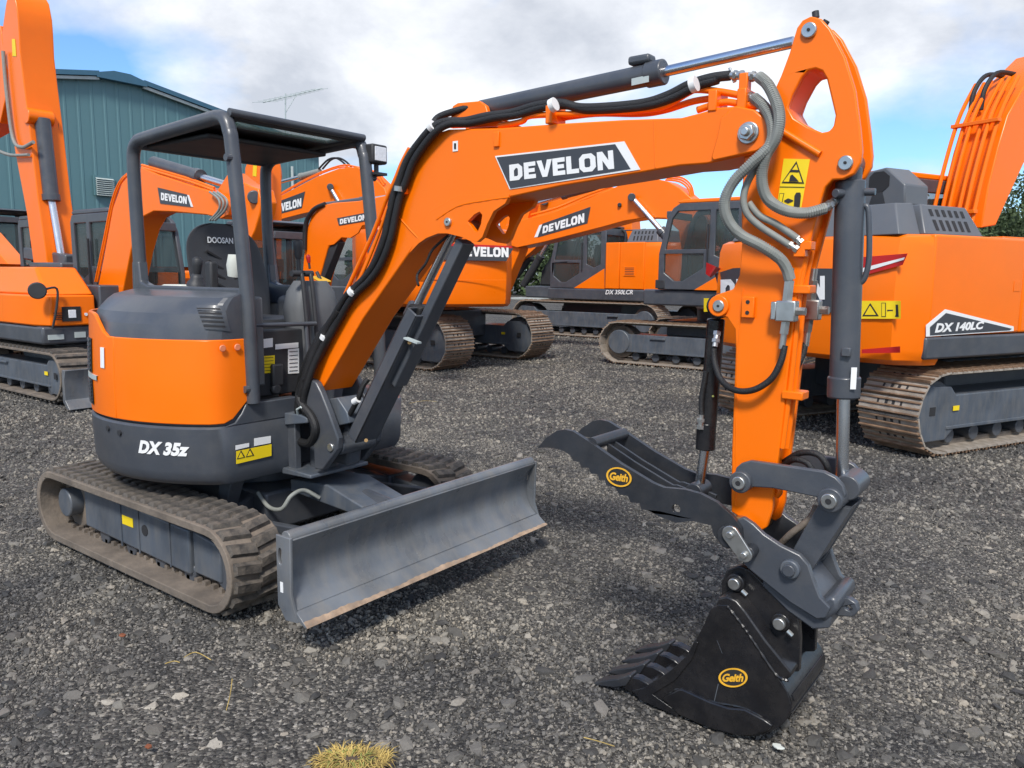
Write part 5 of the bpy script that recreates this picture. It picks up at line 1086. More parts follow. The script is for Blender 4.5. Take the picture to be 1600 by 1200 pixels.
MB().hexa([(-2.02, -1.10, 1.995), (-1.725, -1.10, 1.995), (-1.725, 0.95, 1.995), (-2.02, 0.95, 1.995), (-1.86, -0.92, 2.285), (-1.725, -1.0, 2.285), (-1.725, 0.85, 2.285), (-1.86, 0.80, 2.285)]).build('hood_back', 'deckgrey', H, bevel=0.012)
ex = MB().prism([(-0.84, 2.286), (-0.24, 2.286), (-0.26, 2.50), (-0.40, 2.62), (-0.62, 2.645), (-0.83, 2.47)], 'x', -1.62, -1.28).build('exhaust_hood', 'deckgrey', H, bevel=0.015)
MB().prism([(-0.665, 2.47), (-0.60, 2.42), (-0.50, 2.42), (-0.45, 2.48), (-0.45, 2.57), (-0.50, 2.61), (-0.60, 2.61), (-0.665, 2.56)], 'x', -1.626, -1.61).build('exhaust_mouth', 'inside', ex)
MB().prism([(-0.64, 2.30), (-0.46, 2.30), (-0.50, 2.418), (-0.60, 2.418)], 'x', -1.625, -1.61).build('exhaust_recess', 'plastic', ex)
cab(H, -0.55, 1.25, 0.22, 1.22, 1.10, 2.74, 'orange')
fH = lambda px, py, ly=-1.262: local(px, py, HO, HH, ly=ly)
# lettering and decals on the flank
sheet('flank_decal', [fH(*p) for p in ((1446, 526), (1583, 517), (1583, 510), (1476, 483), (1446, 508))], 'white', H, 0.004)
sheet('flank_decal', [fH(*p) for p in ((1452, 524), (1576, 516), (1580, 513.5), (1477, 489), (1452, 511))], 'decaldark', H, 0.007)
word_on('model_number', font_word('DX 140LC', 0.28, 0.045), 'white', H, [fH(1459, 520), fH(1536, 514), fH(1536, 502), fH(1459, 505)], 0.010)
def rear(px, py):   # point on the curved rear of the counterweight
    v = local(px, py, HO, HH, lx=-2.16); 
    for _ in range(6):
        u = min(1, abs(2*v.y/2.5)); v = local(px, py, HO, HH, lx=-2.16+0.16*u**2+0.22*max(0, (u-0.86)/0.14)**2-0.02)
    return v
def rear_sheet(name, pts, mt, lift=0.012, parent=None):
    # subdivide along the outline so that the sheet follows the curve
    P = []
    top, bot = pts[:len(pts)//2], pts[len(pts)//2:][::-1]; n = 10; rows = []
    for k in range(n+1):
        t_ = k/n
        def at(c):
            f_ = t_*(len(c)-1); i = min(int(f_), len(c)-2); a, b = c[i], c[i+1]; g = f_-i; return (a[0]+(b[0]-a[0])*g, a[1]+(b[1]-a[1])*g)
        rows.append([rear(*at(top))+Vector((-lift, 0, 0)), rear(*at(bot))+Vector((-lift, 0, 0))])
    return MB().grid(rows).build(name, mt, parent or H, smooth=60)
rear_sheet('tail_decal', [(1118, 428), (1150, 418), (1230, 419), (1345, 420), (1345, 486), (1230, 492), (1150, 480), (1128, 468)], 'decaldark')
v_, f_, h_ = BRAND
def rear_word():
    vv = []
    for x, y, z in v_:
        t_ = y/h_; px = 1128+(1290-1128)*x; py = (472-4*x)*(1-t_)+(437-6*x)*t_
        vv.append(rear(px, py)+Vector((-0.018-(0.002 if z > 0.001 else 0), 0, 0)))
    MB().add(vv, f_).build('tail_lettering', 'white', H, smooth=0)
rear_word()
rear_sheet('tail_reflector', [(1345, 402), (1420, 396), (1412, 414), (1345, 432)], 'red', 0.013)
rear_sheet('reflector_stripe', [(1345, 420), (1416, 402), (1414, 406), (1345, 427)], 'white', 0.018)
rear_sheet('tail_reflector', [(1105, 410), (1128, 420), (1112, 434), (1104, 428)], 'red', 0.013)
rear_sheet('tail_reflector', [(1348, 546), (1408, 541), (1408, 551), (1348, 552)], 'red', 0.013)
rear_sheet('hazard_sticker', [(1346, 470), (1409, 470), (1409, 498), (1346, 498)], 'yellow', 0.013)
rear_sheet('hazard_triangle', [(1361, 474), (1362, 474), (1375, 494), (1349, 494)], 'ink', 0.0155); rear_sheet('hazard_triangle', [(1361, 478), (1362, 478), (1371, 492), (1353, 492)], 'yellow', 0.018)
rear_sheet('pictogram', [(1401, 476), (1405, 476), (1406, 495), (1400, 495)], 'ink', 0.0155); rear_sheet('pictogram', [(1388, 484), (1397, 484), (1397, 486), (1388, 486)], 'ink', 0.0155)
rear_sheet('pictogram', [(1379, 473), (1386, 473), (1386, 495), (1379, 495)], 'ink', 0.0155); rear_sheet('pictogram', [(1380, 474), (1385, 474), (1385, 494), (1380, 494)], 'yellow', 0.018)
rear_sheet('hazard_sticker', [(1101, 466), (1110, 466), (1110, 487), (1101, 487)], 'yellow', 0.013)
hb_ = boom_box(H, [(1533, 356), (1545, 290), (1560, 230), (1575, 180), (1600, 135), (1660, 75), (1720, 60), (1740, 120), (1680, 160), (1640, 200), (1600, 255), (1575, 310), (1556, 352)], HO, HH, -0.30, 0.52)
MB().prism([(0.2, 1.2), (0.85, 1.2), (0.72, 2.02), (0.42, 2.05)], 'y', -0.36, -0.31).build('boom_foot_plate', 'orange', H, bevel=0.01)
for k, ly in enumerate((-0.26, -0.18, -0.08, 0.02, 0.12, 0.20)):
    base = [(0.38, ly, 2.05), (0.50, ly, 2.62), (0.66, ly, 3.18), (0.80, ly, 3.52), (1.02, ly, 3.85)]
    base = [Vector((x-0.06-0.03*(k % 2), y, z)) for x, y, z in [(a-0.02, b, c) for a, b, c in base]]
    MB().tube(spline(base, 4), 0.022, 8).build('boom_pipe', 'orange', H)
for z, x in ((2.35, 0.34), (3.35, 0.62)):
    MB().box(x-0.05, x+0.02, -0.30, 0.24, z-0.02, z+0.02).build('pipe_clamp', 'orange', H, bevel=0.004)
for k, ly in enumerate((0.02, 0.14)):
    MB().tube(spline([(0.76, ly, 3.52), (0.80, ly, 3.75), (1.0, ly, 3.95), (1.35, ly, 3.98)], 6), 0.026, 10).build('boom_hose', 'hose', H)
rmw(H, (1.15, -0.42, 1.45), (1.35, -0.42, 2.55), 0.075, 0.045, (1.62, -0.42, 3.3), name='boom_cylinder')
MB().prism([(0.50, 2.03), (0.98, 2.05), (1.0, 2.08), (0.5, 2.08)], 'y', -0.52, -0.30).build('light_bracket', 'orange', H, bevel=0.01)
# ---- E: excavator seen from behind its counterweight, house swung off its tracks
EO = (-6.6, 8.3)
E_ = thing('excavator', 'orange excavator with a broad lettered counterweight swung askew above two bare steel tracks', 'excavator', (*EO, 0), R(180), GRP)
crawler(E_, 2.42, 0.72, 4.2, 0.92, flip=True)
sw_ = R(-40)
def swung(o): o.rotation_euler.z = sw_; return o
swung(cweight(E_, 2.55, -2.70, -1.8, 1.08, 2.35))
swung(MB().box(-1.8, 1.7, -1.3, 1.3, 1.05, 1.30).build('deck', 'grey', E_, bevel=0.03))
side_panels(E_, -1.28, -1, [-1.8, -0.8, 0.2], 1.31, 2.3, 1, sw_); side_panels(E_, 1.28, 1, [-1.8, -0.8, 0.0], 1.31, 2.3, 1, sw_)
swung(MB().box(-1.8, 0.1, -1.15, 1.15, 1.31, 2.28).build('engine_bay', 'inside', E_))
swung(MB().prism([(0.2, 1.5), (0.6, 1.4), (2.2, 2.0), (4.2, 1.2), (4.5, 1.4), (2.3, 2.5), (1.9, 2.5)], 'y', -0.25, 0.25).build('boom', 'orange', E_, bevel=0.01))
swung(MB().box(1.7, 2.0, -0.5, 0.5, 0.75, 0.85).build('step_plate', 'orange', E_))
MB().box(-0.6, -0.3, -0.3, 0.5, 0.93, 1.02).build('swivel_cover', 'orange', E_)
EH = 140
fE = lambda px, py: (lambda v: Vector((v.x, v.y, v.z)))(local(px, py, EO, EH, lx=-2.735))
Eroot = bpy.data.objects.new('tail_badge', None); bpy.data.objects.remove(Eroot)
for o in (sheet('tail_decal', [fE(*p) for p in ((640, 405), (791, 408), (802, 388), (640, 382))], 'decaldark', E_, 0.004), sheet('tail_decal', [fE(*p) for p in ((640, 382), (800, 388), (800, 384.5), (640, 377.5))], 'red', E_, 0.004),
          word_on('tail_lettering', BRAND, 'white', E_, [fE(716, 400), fE(794, 402), fE(794, 387), fE(716, 384.5)], 0.010)): swung(o)
swung(MB().box(-2.728, -2.72, -1.1, 1.1, 1.52, 1.53).build('tail_seam', 'orange', E_))
# ---- F: excavator facing left with its cab side to us
FO = (-1.6, 11.2)
F_ = thing('excavator', 'orange excavator with round hub cap, grey cab and big lettered boom, behind the upright arm', 'excavator', (*FO, 0), R(180), GRP)
crawler(F_, 2.0, 0.62, 3.85, 0.80, flip=True)
MB().box(-1.6, 1.05, -1.25, 1.25, 1.10, 1.38).build('deck', 'grey', F_, bevel=0.03)
cweight(F_, 2.45, -2.15, -1.5, 1.1, 2.1)
cab(F_, -0.80, 0.74, 0.30, 1.30, 1.385, 2.86, 'orange')
side_panels(F_, 1.26, 1, [-1.6, -0.82], 1.39, 2.1, 1); side_panels(F_, -1.26, -1, [-1.6, -0.6, 0.2], 1.39, 2.1, 1)
MB().box(-1.6, -0.85, -1.1, 1.1, 1.39, 2.08).build('engine_bay', 'inside', F_)
hood(F_, -1.7, -0.9, -0.9, 0.9, 2.09, 2.32, s=1)
fb = boom_box(F_, [(790, 352), (808, 345), (860, 333), (920, 310), (976, 286), (1000, 281), (1022, 279), (1042, 283), (1062, 294), (1090, 318), (1105, 345), (1098, 420), (1082, 452), (1062, 440), (1066, 400), (1060, 360), (1040, 341), (1010, 340), (976, 345), (940, 355), (850, 378), (808, 387), (785, 380)], FO, 180, 0.25, 0.46)
decal(F_, None, FO, 180, 0.25, [(848, 365), (913, 347.5), (913, 333), (849, 353.5)], [(835, 371), (840.5, 370), (849, 350), (843, 352)], [(840, 371), (918, 349), (923, 323), (848, 349.5)])
ff_ = lp(FO, 180, 0.34)
rmw(F_, ff_(1042, 372), ff_(1033, 360), 0.085, 0.05, ff_(987, 308), name='boom_cylinder')
MB().cyl(local(987, 308, FO, 180, ly=0.22), local(987, 308, FO, 180, ly=0.42), 0.075).build('boom_pin', 'grey', F_, bevel=0.01)
MB().cyl(local(968, 320, FO, 180, ly=0.24), local(968, 320, FO, 180, ly=0.30), 0.04).build('boom_lamp', 'plastic', F_, bevel=0.01)
rmw(F_, local(990, 276, FO, 180, ly=0.02), local(880, 306, FO, 180, ly=0.02), 0.07, 0.04, local(835, 319, FO, 180, ly=0.02), name='arm_cylinder')
pipes(F_, FO, 180, [(0.20, (0, 0)), (0.12, (0, -1)), (0.20, (2, 4))], [(830, 336), (870, 325), (920, 304), (960, 290)], 0.018)
pipes(F_, FO, 180, [(0.18, (0, 0)), (0.06, (2, -3)), (-0.06, (4, -6))], [(1040, 281), (1062, 284), (1076, 296), (1080, 314)], 0.018)
boom_box(F_, [(800, 300), (830, 318), (812, 392), (780, 470), (765, 470), (785, 380)], FO, 180, 0.17, 0.30, name='arm')
MB().box(0.60, 0.78, 1.301, 1.32, 1.40, 1.55).build('step_light', 'plastic', F_, bevel=0.01)
# ---- G: bigger excavator behind F, also facing left
GO = (-7.0, 16.4)
G_ = thing('excavator', 'orange excavator with DX 350LCR strip lettering below its side doors', 'excavator', (*GO, 0), R(180), GRP)
crawler(G_, 2.5, 0.7, 4.6, 0.95)
MB().box(-2.0, 1.15, -1.45, 1.49, 0.98, 1.27).build('deck', 'grey', G_, bevel=0.03)
cweight(G_, 2.9, -2.75, -1.75, 0.98, 2.45)
cab(G_, -0.62, 1.10, 0.40, 1.46, 1.28, 2.86, 'grey')
side_panels(G_, 1.48, 1, [-1.75, -1.05, -0.63], 1.28, 2.46, 1); side_panels(G_, -1.48, -1, [-1.75, -0.6, 0.4], 1.28, 2.46, 1)
MB().box(-1.75, -0.66, -1.3, 1.3, 1.28, 2.44).build('engine_bay', 'inside', G_)
hood(G_, -2.0, -1.1, -0.9, 1.25, 2.46, 2.80, s=1)
fG = lp(GO, 180, 1.495)
word_on('model_number', font_word('DX 350LCR', 0.25, 0.02), 'white', G_, [fG(946, 460), fG(989, 460), fG(989, 453), fG(946, 453)], 0.006)
boom_box(G_, [(780, 350), (797, 312), (850, 296), (905, 287), (955, 292), (985, 320), (990, 400), (960, 430), (940, 380), (920, 350), (870, 345), (820, 362), (790, 372)], GO, 180, 0.25, 0.5)
MB().cyl(local(850, 314, GO, 180, ly=0.2), local(850, 314, GO, 180, ly=0.4), 0.12).build('boom_pin', 'grey', G_, bevel=0.01)
boom_box(G_, [(770, 455), (797, 422), (836, 388), (866, 345), (880, 310), (850, 300), (820, 330), (790, 375), (755, 440)], GO, 180, 0.20, 0.40, name='arm')
for (a_, b_, c_), ly in ((((818, 446), (845, 400), (858, 378)), 0.42), (((806, 432), (828, 402), (842, 384)), -0.1)):
    rmw(G_, local(*a_, GO, 180, ly=ly), local(*b_, GO, 180, ly=ly), 0.11, 0.06, local(*c_, GO, 180, ly=ly), 'plastic', name='boom_cylinder')
MB().box(1.15, 2.45, -0.7, 0.75, 0.98, 1.30).build('front_deck', 'grey', G_, bevel=0.03)
MB().prism([(1.15, 1.31), (2.4, 1.31), (2.35, 1.75), (1.9, 2.3), (1.5, 2.6), (1.2, 2.6)], 'y', -0.5, 0.1).build('boom_mount', 'plastic', G_, bevel=0.05)
MB().box(1.4, 2.6, 0.8, 1.45, 0.93, 0.97).build('step_plate', 'palemetal', G_)
MB().tube(spline([(-0.75, 0.6, 2.46), (-0.70, 0.6, 2.75), (-0.5, 0.6, 2.85), (-0.3, 0.5, 2.7)], 5), 0.04).build('intake_hose', 'hose', G_)
for t_, y_, s_, x_, z_ in ((F_, 1.27, 1, -1.2, 1.6), (G_, 1.49, 1, -1.35, 1.75), (H, -1.27, -1, 0.1, 1.5)):
    gr = MB().box(x_-0.16, x_+0.16, min(y_, y_+s_*0.006), max(y_, y_+s_*0.006), z_-0.14, z_+0.10).build('vent_plate', 'orange', t_, bevel=0.004)
    for k in range(5): MB().box(x_-0.13, x_+0.13, min(y_+s_*0.006, y_+s_*0.009), max(y_+s_*0.006, y_+s_*0.009), z_-0.11+k*0.042, z_-0.095+k*0.042).build('vent_slot', 'inside', gr)
for t_, z_ in ((F_, 2.11), (G_, 2.47)):
    MB().tube([(-0.9, 0.95, z_), (-0.9, 0.95, z_+0.32), (-1.5, 0.95, z_+0.32), (-1.5, 0.95, z_)], 0.018).build('hand_rail', 'grey', t_)
# ---- C: excavator far behind, boom lettered, facing left
CO = (-11.4, 11.9)
C_ = thing('excavator', 'orange excavator with two black hoses arched over its raised lettered boom', 'excavator', (*CO, 0), R(180), GRP)
crawler(C_, 2.1, 0.62, 4.0, 0.85)
MB().box(-1.7, 1.1, -1.25, 1.28, 1.0, 1.27).build('deck', 'grey', C_, bevel=0.03)
cweight(C_, 2.5, -2.3, -1.6, 1.0, 2.2)
cab(C_, -1.0, 0.62, 0.30, 1.30, 1.28, 2.82, 'grey')
side_panels(C_, 1.27, 1, [-1.6, -1.02], 1.28, 2.2, 1); side_panels(C_, -1.27, -1, [-1.6, -0.6, 0.3], 1.28, 2.2, 1)
boom_box(C_, [(405, 350), (405, 320), (432, 309), (495, 276), (530, 263), (557, 261), (578, 272), (601, 295), (615, 340), (612, 420), (590, 440), (585, 380), (570, 345), (545, 322), (515, 325), (472, 334), (426, 346)], CO, 180, 0.25, 0.46)
decal(C_, None, CO, 180, 0.25, [(428, 334), (471, 322.5), (471, 309.5), (428, 321)], None, [(424, 338), (472, 325), (477, 299), (424, 319)])
fc = lp(CO, 180, 0.34)
rmw(C_, fc(540, 335), fc(531, 318), 0.09, 0.055, fc(516, 292), name='boom_cylinder')
MB().cyl(local(516, 292, CO, 180, ly=0.22), local(516, 292, CO, 180, ly=0.42), 0.09).build('boom_pin', 'grey', C_, bevel=0.01)
rmw(C_, local(500, 268, CO, 180, ly=0.02), local(470, 276, CO, 180, ly=0.02), 0.09, 0.05, local(425, 288, CO, 180, ly=0.02), 'sleeve', name='arm_cylinder')
for k in (0, 1): MB().tube(spline([local(498+k*6, 264, CO, 180, ly=0.05), local(512+k*5, 250, CO, 180, ly=0.05), local(524+k*5, 247, CO, 180, ly=0.05), local(534+k*6, 252, CO, 180, ly=0.05), local(543+k*6, 261, CO, 180, ly=0.05)], 6), 0.026).build('boom_hose', 'hose', C_)
pipes(C_, CO, 180, [(0.2, (0, 0)), (0.1, (2, -3))], [(432, 308), (480, 281), (528, 262), (556, 264), (585, 272), (600, 290)], 0.022)
# ---- A: midi excavator on the left, same way round as the small one
AO = (-7.1, 2.43)
A_ = thing('excavator', 'orange midi excavator with round mirror on its tank box and small dozer blade', 'excavator', (*AO, 0), 0, GRP)
crawler(A_, 1.85, 0.45, 2.85, 0.66, rubber=True)
MB().box(-1.3, 0.9, -1.12, 1.05, 0.70, 0.92).build('deck', 'grey', A_, bevel=0.03)
rb = MB().prism([(-1.3, -1.13), (0.70, -1.13), (0.93, -1.02), (0.95, -0.58), (0.95, -0.50), (-1.3, -0.50)], 'z', 0.925, 1.30)
rb.build('tank_box', 'orange', A_, bevel=0.02)
MB().hexa([(-1.3, -1.13, 1.30), (0.90, -1.05, 1.30), (0.95, -0.50, 1.30), (-1.3, -0.50, 1.30), (-1.2, -1.00, 1.64), (0.48, -0.98, 1.64), (0.50, -0.50, 1.64), (-1.2, -0.50, 1.64)]).build('tank_lid', 'orange', A_, bevel=0.03)
cweight(A_, 2.2, -1.55, -1.25, 0.75, 1.65)
MB().box(0.945, 0.956, -0.90, -0.68, 0.98, 1.16).build('lamp_recess', 'inside', A_)
MB().box(0.956, 0.965, -0.83, -0.74, 1.02, 1.12).build('head_lamp', 'lens', A_, bevel=0.006)
MB().cyl((0.953, -0.62, 1.06), (0.962, -0.62, 1.06), 0.02).build('marker_light', 'lens', A_)
MB().box(0.90, 0.915, -1.06, -0.88, 0.76, 0.82).box(0.90, 0.915, -0.75, -0.62, 0.77, 0.84).build('number_plate', 'palemetal', A_)
mr_ = MB().tube(spline([(0.95, -1.02, 0.90), (1.0, -0.98, 1.15), (1.0, -0.96, 1.38), (1.0, -1.08, 1.38)], 4), 0.014).build('mirror_arm', 'plastic', A_)
MB().cyl((0.98, -1.17, 1.36), (1.02, -1.19, 1.36), 0.10, n=24).build('mirror', 'plastic', mr_, bevel=0.012)
for k in range(4): MB().box(0.951, 0.955, -1.0+0.0, -0.86+0.0, 1.005+k*0.025, 1.015+k*0.025).build('vent_slot', 'inside', A_)
bA = MB().prism([(1.735, 0.02), (1.80, 0.02), (1.70, 0.12), (1.70, 0.36), (1.745, 0.47), (1.66, 0.47), (1.64, 0.1)], 'y', -1.25, 1.2).build('dozer_blade', 'bladegrey', A_, bevel=0.006)
for s in (-1, 1): MB().box(0.8, 1.65, s*0.5-0.05, s*0.5+0.05, 0.2, 0.36).build('blade_arm', 'grey', A_, bevel=0.01)
cab(A_, -1.0, 0.46, 0.12, 1.03, 1.0, 2.40, 'grey')
MB().box(0.45, 0.97, -0.45, 0.2, 0.93, 1.42).build('boom_mount', 'grey', A_, bevel=0.02)
ab = boom_box(A_, [(150, 462), (162, 402), (176, 325), (190, 286), (204, 270), (222, 262), (249, 273), (301, 290), (345, 303), (362, 316), (358, 336), (345, 342), (323, 336), (270, 331), (240, 330), (224, 338), (214, 356), (204, 392), (190, 465)], AO, 0, -0.2, 0.30)
decal(A_, None, AO, 0, -0.2, [(253, 312.5), (293, 319), (293, 307.5), (253, 301)], [(299, 323), (302.5, 323.5), (296, 305), (293, 304.5)], [(251, 318), (299, 323.5), (293, 304), (247, 293)])
rmw(A_, local(240, 254, AO, 0, ly=-0.05), local(312, 276, AO, 0, ly=-0.05), 0.075, 0.04, local(362, 291, AO, 0, ly=-0.05), name='arm_cylinder')
pipes(A_, AO, 0, [(-0.18, (0, 0)), (-0.12, (0, -4))], [(222, 262), (250, 270), (300, 285), (335, 298)], 0.016)
pipes(A_, AO, 0, [(-0.19, (0, 0)), (-0.12, (-3, 0))], [(152, 440), (166, 372), (177, 318), (190, 284), (208, 267)], 0.014)
for k in range(3): MB().tube(spline([local(328+k*6, 300, AO, 0, ly=-0.24), local(342+k*6, 312, AO, 0, ly=-0.30), local(342+k*5, 328, AO, 0, ly=-0.30), local(328+k*4, 344, AO, 0, ly=-0.28)], 5), 0.013).build('arm_hose', 'sleeve', A_)
boom_box(A_, [(340, 296), (358, 268), (378, 284), (392, 291), (403, 295), (408, 315), (405, 335), (398, 360), (391, 376), (384, 367), (376, 350), (352, 334)], AO, 0, -0.14, 0.20, name='arm')
MB().cyl(local(397, 308, AO, 0, ly=-0.17), local(400, 308, AO, 0, ly=0.1), 0.07).build('arm_pin', 'grey', A_, bevel=0.01)
# ---- A2 and B2: two taller machines with booms standing up
def tall(o, label, boom, cyl, hoses, arm=None):
    t = thing('excavator', label, 'excavator', (*o, 0), 0, GRP)
    crawler(t, 1.9, 0.45, 2.9, 0.68)
    MB().box(-1.4, 1.1, -1.1, 1.1, 0.75, 0.98).build('deck', 'grey', t, bevel=0.03)
    MB().box(-1.3, 0.9, -1.1, -0.5, 0.985, 1.62).build('tank_box', 'orange', t, bevel=0.05, seg=3)
    cweight(t, 2.2, -1.7, -1.3, 0.85, 1.7); cab(t, -0.9, 0.55, 0.10, 1.05, 1.0, 2.45, 'grey')
    b = boom_box(t, boom, o, 0, -0.25, 0.50 if cyl else 0.34)
    MB().box(0.6, 1.7, -0.35, 0.25, 0.99, 1.72).build('boom_mount', 'grey', t, bevel=0.03)
    if cyl:
        f = lambda p: local(*p, o, 0, ly=-0.06); rmw(t, f(cyl[0]), f(cyl[1]), 0.115, 0.06, f(cyl[2]), name='boom_cylinder')
        MB().bar(f((46, 396)), f((112, 408)), 0.20, 0.20).build('cylinder_mount', 'grey', t, bevel=0.03)
        MB().cyl(f((64, 184))+Vector((0, -0.22, 0)), f((64, 184))+Vector((0, 0.16, 0)), 0.12).build('cylinder_boss', 'orange', t, bevel=0.01)
    for h, r_, m_ in hoses: MB().tube(spline([local(*p, o, 0, ly=(0.18 if p[0] > 56 else -0.30)) for p in h], 5), r_).build('boom_hose', m_, t)
    return t
A2O, B2O = (-10.2, 2.9), (-10.2, 6.3)
a2 = tall(A2O, 'orange excavator with boom standing upright, grey cylinder and chrome rod, before the teal shed', [(9, 8), (3, 50), (5, 85), (12, 110), (12, 160), (24, 240), (42, 335), (54, 425), (76, 428), (68, 370), (59, 310), (46, 200), (37, 130), (31, 80), (29, 42), (27, 18), (22, -8), (15, -20)],
          ((66, 186), (80, 312), (95, 398)), [([(75, 104), (82, 150), (90, 205), (91, 235)], 0.045, 'hose'), ([(5, 80), (10, 140), (20, 215), (34, 230), (52, 222)], 0.028, 'sleeve'), ([(60, 205), (62, 190), (70, 200), (88, 240), (93, 270), (92, 300)], 0.02, 'hose'), ([(-10, 232), (15, 242), (45, 242)], 0.025, 'sleeve')])
boom_box(a2, [(-40, 40), (0, 40), (7, 85), (9, 150), (0, 192), (-40, 215)], A2O, 0, -0.2, 0.34, name='arm')
sheet('hazard_sticker', [local(*p, A2O, 0, ly=-0.25) for p in ((20, 88), (26, 88), (24, 61), (19, 61))], 'yellow', a2, 0.004)
MB().tube([local(90, 238, A2O, 0, ly=0.2), local(92, 300, A2O, 0, ly=0.2)], 0.04).build('boom_pipe', 'orange', a2)
b2 = tall(B2O, 'orange excavator with upright boom and yellow sticker, half hidden by the canopy roof', [(383, 380), (381, 300), (383, 262), (392, 240), (402, 236), (411, 240), (415, 262), (416, 330), (416, 420), (414, 450), (398, 452)], None, [([(434, 250), (438, 275), (432, 300)], 0.03, 'orange')])
sheet('hazard_sticker', [local(*p, B2O, 0, ly=-0.25) for p in ((395, 275), (401, 276), (402, 255), (396, 254))], 'yellow', b2, 0.004)
pipes(b2, B2O, 0, [(-0.27, (0, 0)), (-0.27, (10, 0))], [(409, 250), (410, 300), (409, 345)], 0.03)
# ---- A3: cab window at the left edge
A3O = (-16.0, 3.9)
a3 = thing('excavator', 'far excavator with only its grey cab and window showing behind the upright boom', 'excavator', (*A3O, 0), 0, GRP)
crawler(a3, 2.2, 0.6, 3.8, 0.85)
MB().box(-1.7, 1.3, -1.3, 1.3, 1.0, 1.25).build('deck', 'grey', a3, bevel=0.03)
MB().box(-1.5, 1.0, -1.3, -0.5, 1.26, 1.75).build('tank_box', 'orange', a3, bevel=0.05)
cweight(a3, 2.5, -2.2, -1.6, 1.0, 1.9); cab(a3, -0.6, 1.35, -0.2, 1.2, 1.26, 2.85, 'grey')
MB().prism([(1.2, 1.4), (1.6, 1.3), (3.0, 1.9), (4.6, 1.2), (4.8, 1.4), (3.1, 2.3), (2.7, 2.3)], 'y', -0.85, -0.5).build('boom', 'orange', a3, bevel=0.01)
# ---- D: second compact excavator further back
DO = (-7.0, 5.0)
D_ = thing('excavator', 'orange compact excavator with grey cab and curved lettered boom beyond the canopy post', 'excavator', (*DO, 0), 0, GRP)
crawler(D_, 1.45, 0.36, 2.3, 0.56, rubber=True)
MB().box(-0.95, 0.75, -0.9, 0.9, 0.62, 0.86).build('deck', 'grey', D_, bevel=0.03)
cweight(D_, 1.8, -1.05, -0.85, 0.70, 1.5); MB().box(-0.9, 0.7, -0.92, -0.2, 0.865, 1.45).build('tank_box', 'orange', D_, bevel=0.06, seg=3)
cab(D_, -0.85, 0.52, -0.10, 0.85, 0.87, 2.38, 'grey')
db = boom_box(D_, [(470, 470), (474, 410), (478, 365), (486, 338), (500, 322), (520, 317), (560, 314), (600, 306), (640, 300), (660, 310), (655, 330), (610, 342), (560, 355), (538, 358), (524, 368), (512, 388), (500, 430), (492, 475)], DO, 0, -0.12, 0.26)
MB().prism([(lambda v: (v.x, v.z))(local(a, b, DO, 0, ly=-0.12)) for a, b in ((512, 384), (524, 362), (550, 354), (566, 352), (560, 364), (548, 372), (534, 371), (522, 382))], 'y', -0.125, -0.10).build('boom_lug', 'orange', db, bevel=0.004)
decal(D_, None, DO, 0, -0.12, [(532, 350.5), (573, 343.5), (573, 334.5), (532, 342.5)], None, [(530, 352.5), (580, 344), (576, 331.5), (527, 341)])
rmw(D_, local(505, 322, DO, 0, ly=0.0), local(570, 313, DO, 0, ly=0.0), 0.05, 0.028, local(640, 302, DO, 0, ly=0.0), name='arm_cylinder')
rmw(D_, local(505, 440, DO, 0, ly=0.0), local(518, 400, DO, 0, ly=0.0), 0.07, 0.04, local(528, 372, DO, 0, ly=0.0), 'plastic', name='boom_cylinder')
MB().bar(local(505, 440, DO, 0, ly=-0.03), local(530, 375, DO, 0, ly=-0.03), 0.14, 0.14).build('cylinder_guard', 'plastic', D_, bevel=0.01)
MB().tube(spline([local(476, 390, DO, 0, ly=-0.15), local(478, 350, DO, 0, ly=-0.15), (local(490, 328, DO, 0, ly=-0.15)), local(508, 319, DO, 0, ly=-0.12)], 5), 0.035).build('boom_hose', 'hose', D_)
boom_box(D_, [(640, 296), (668, 300), (664, 380), (655, 440), (645, 440), (642, 360)], DO, 0, -0.08, 0.18, name='arm')
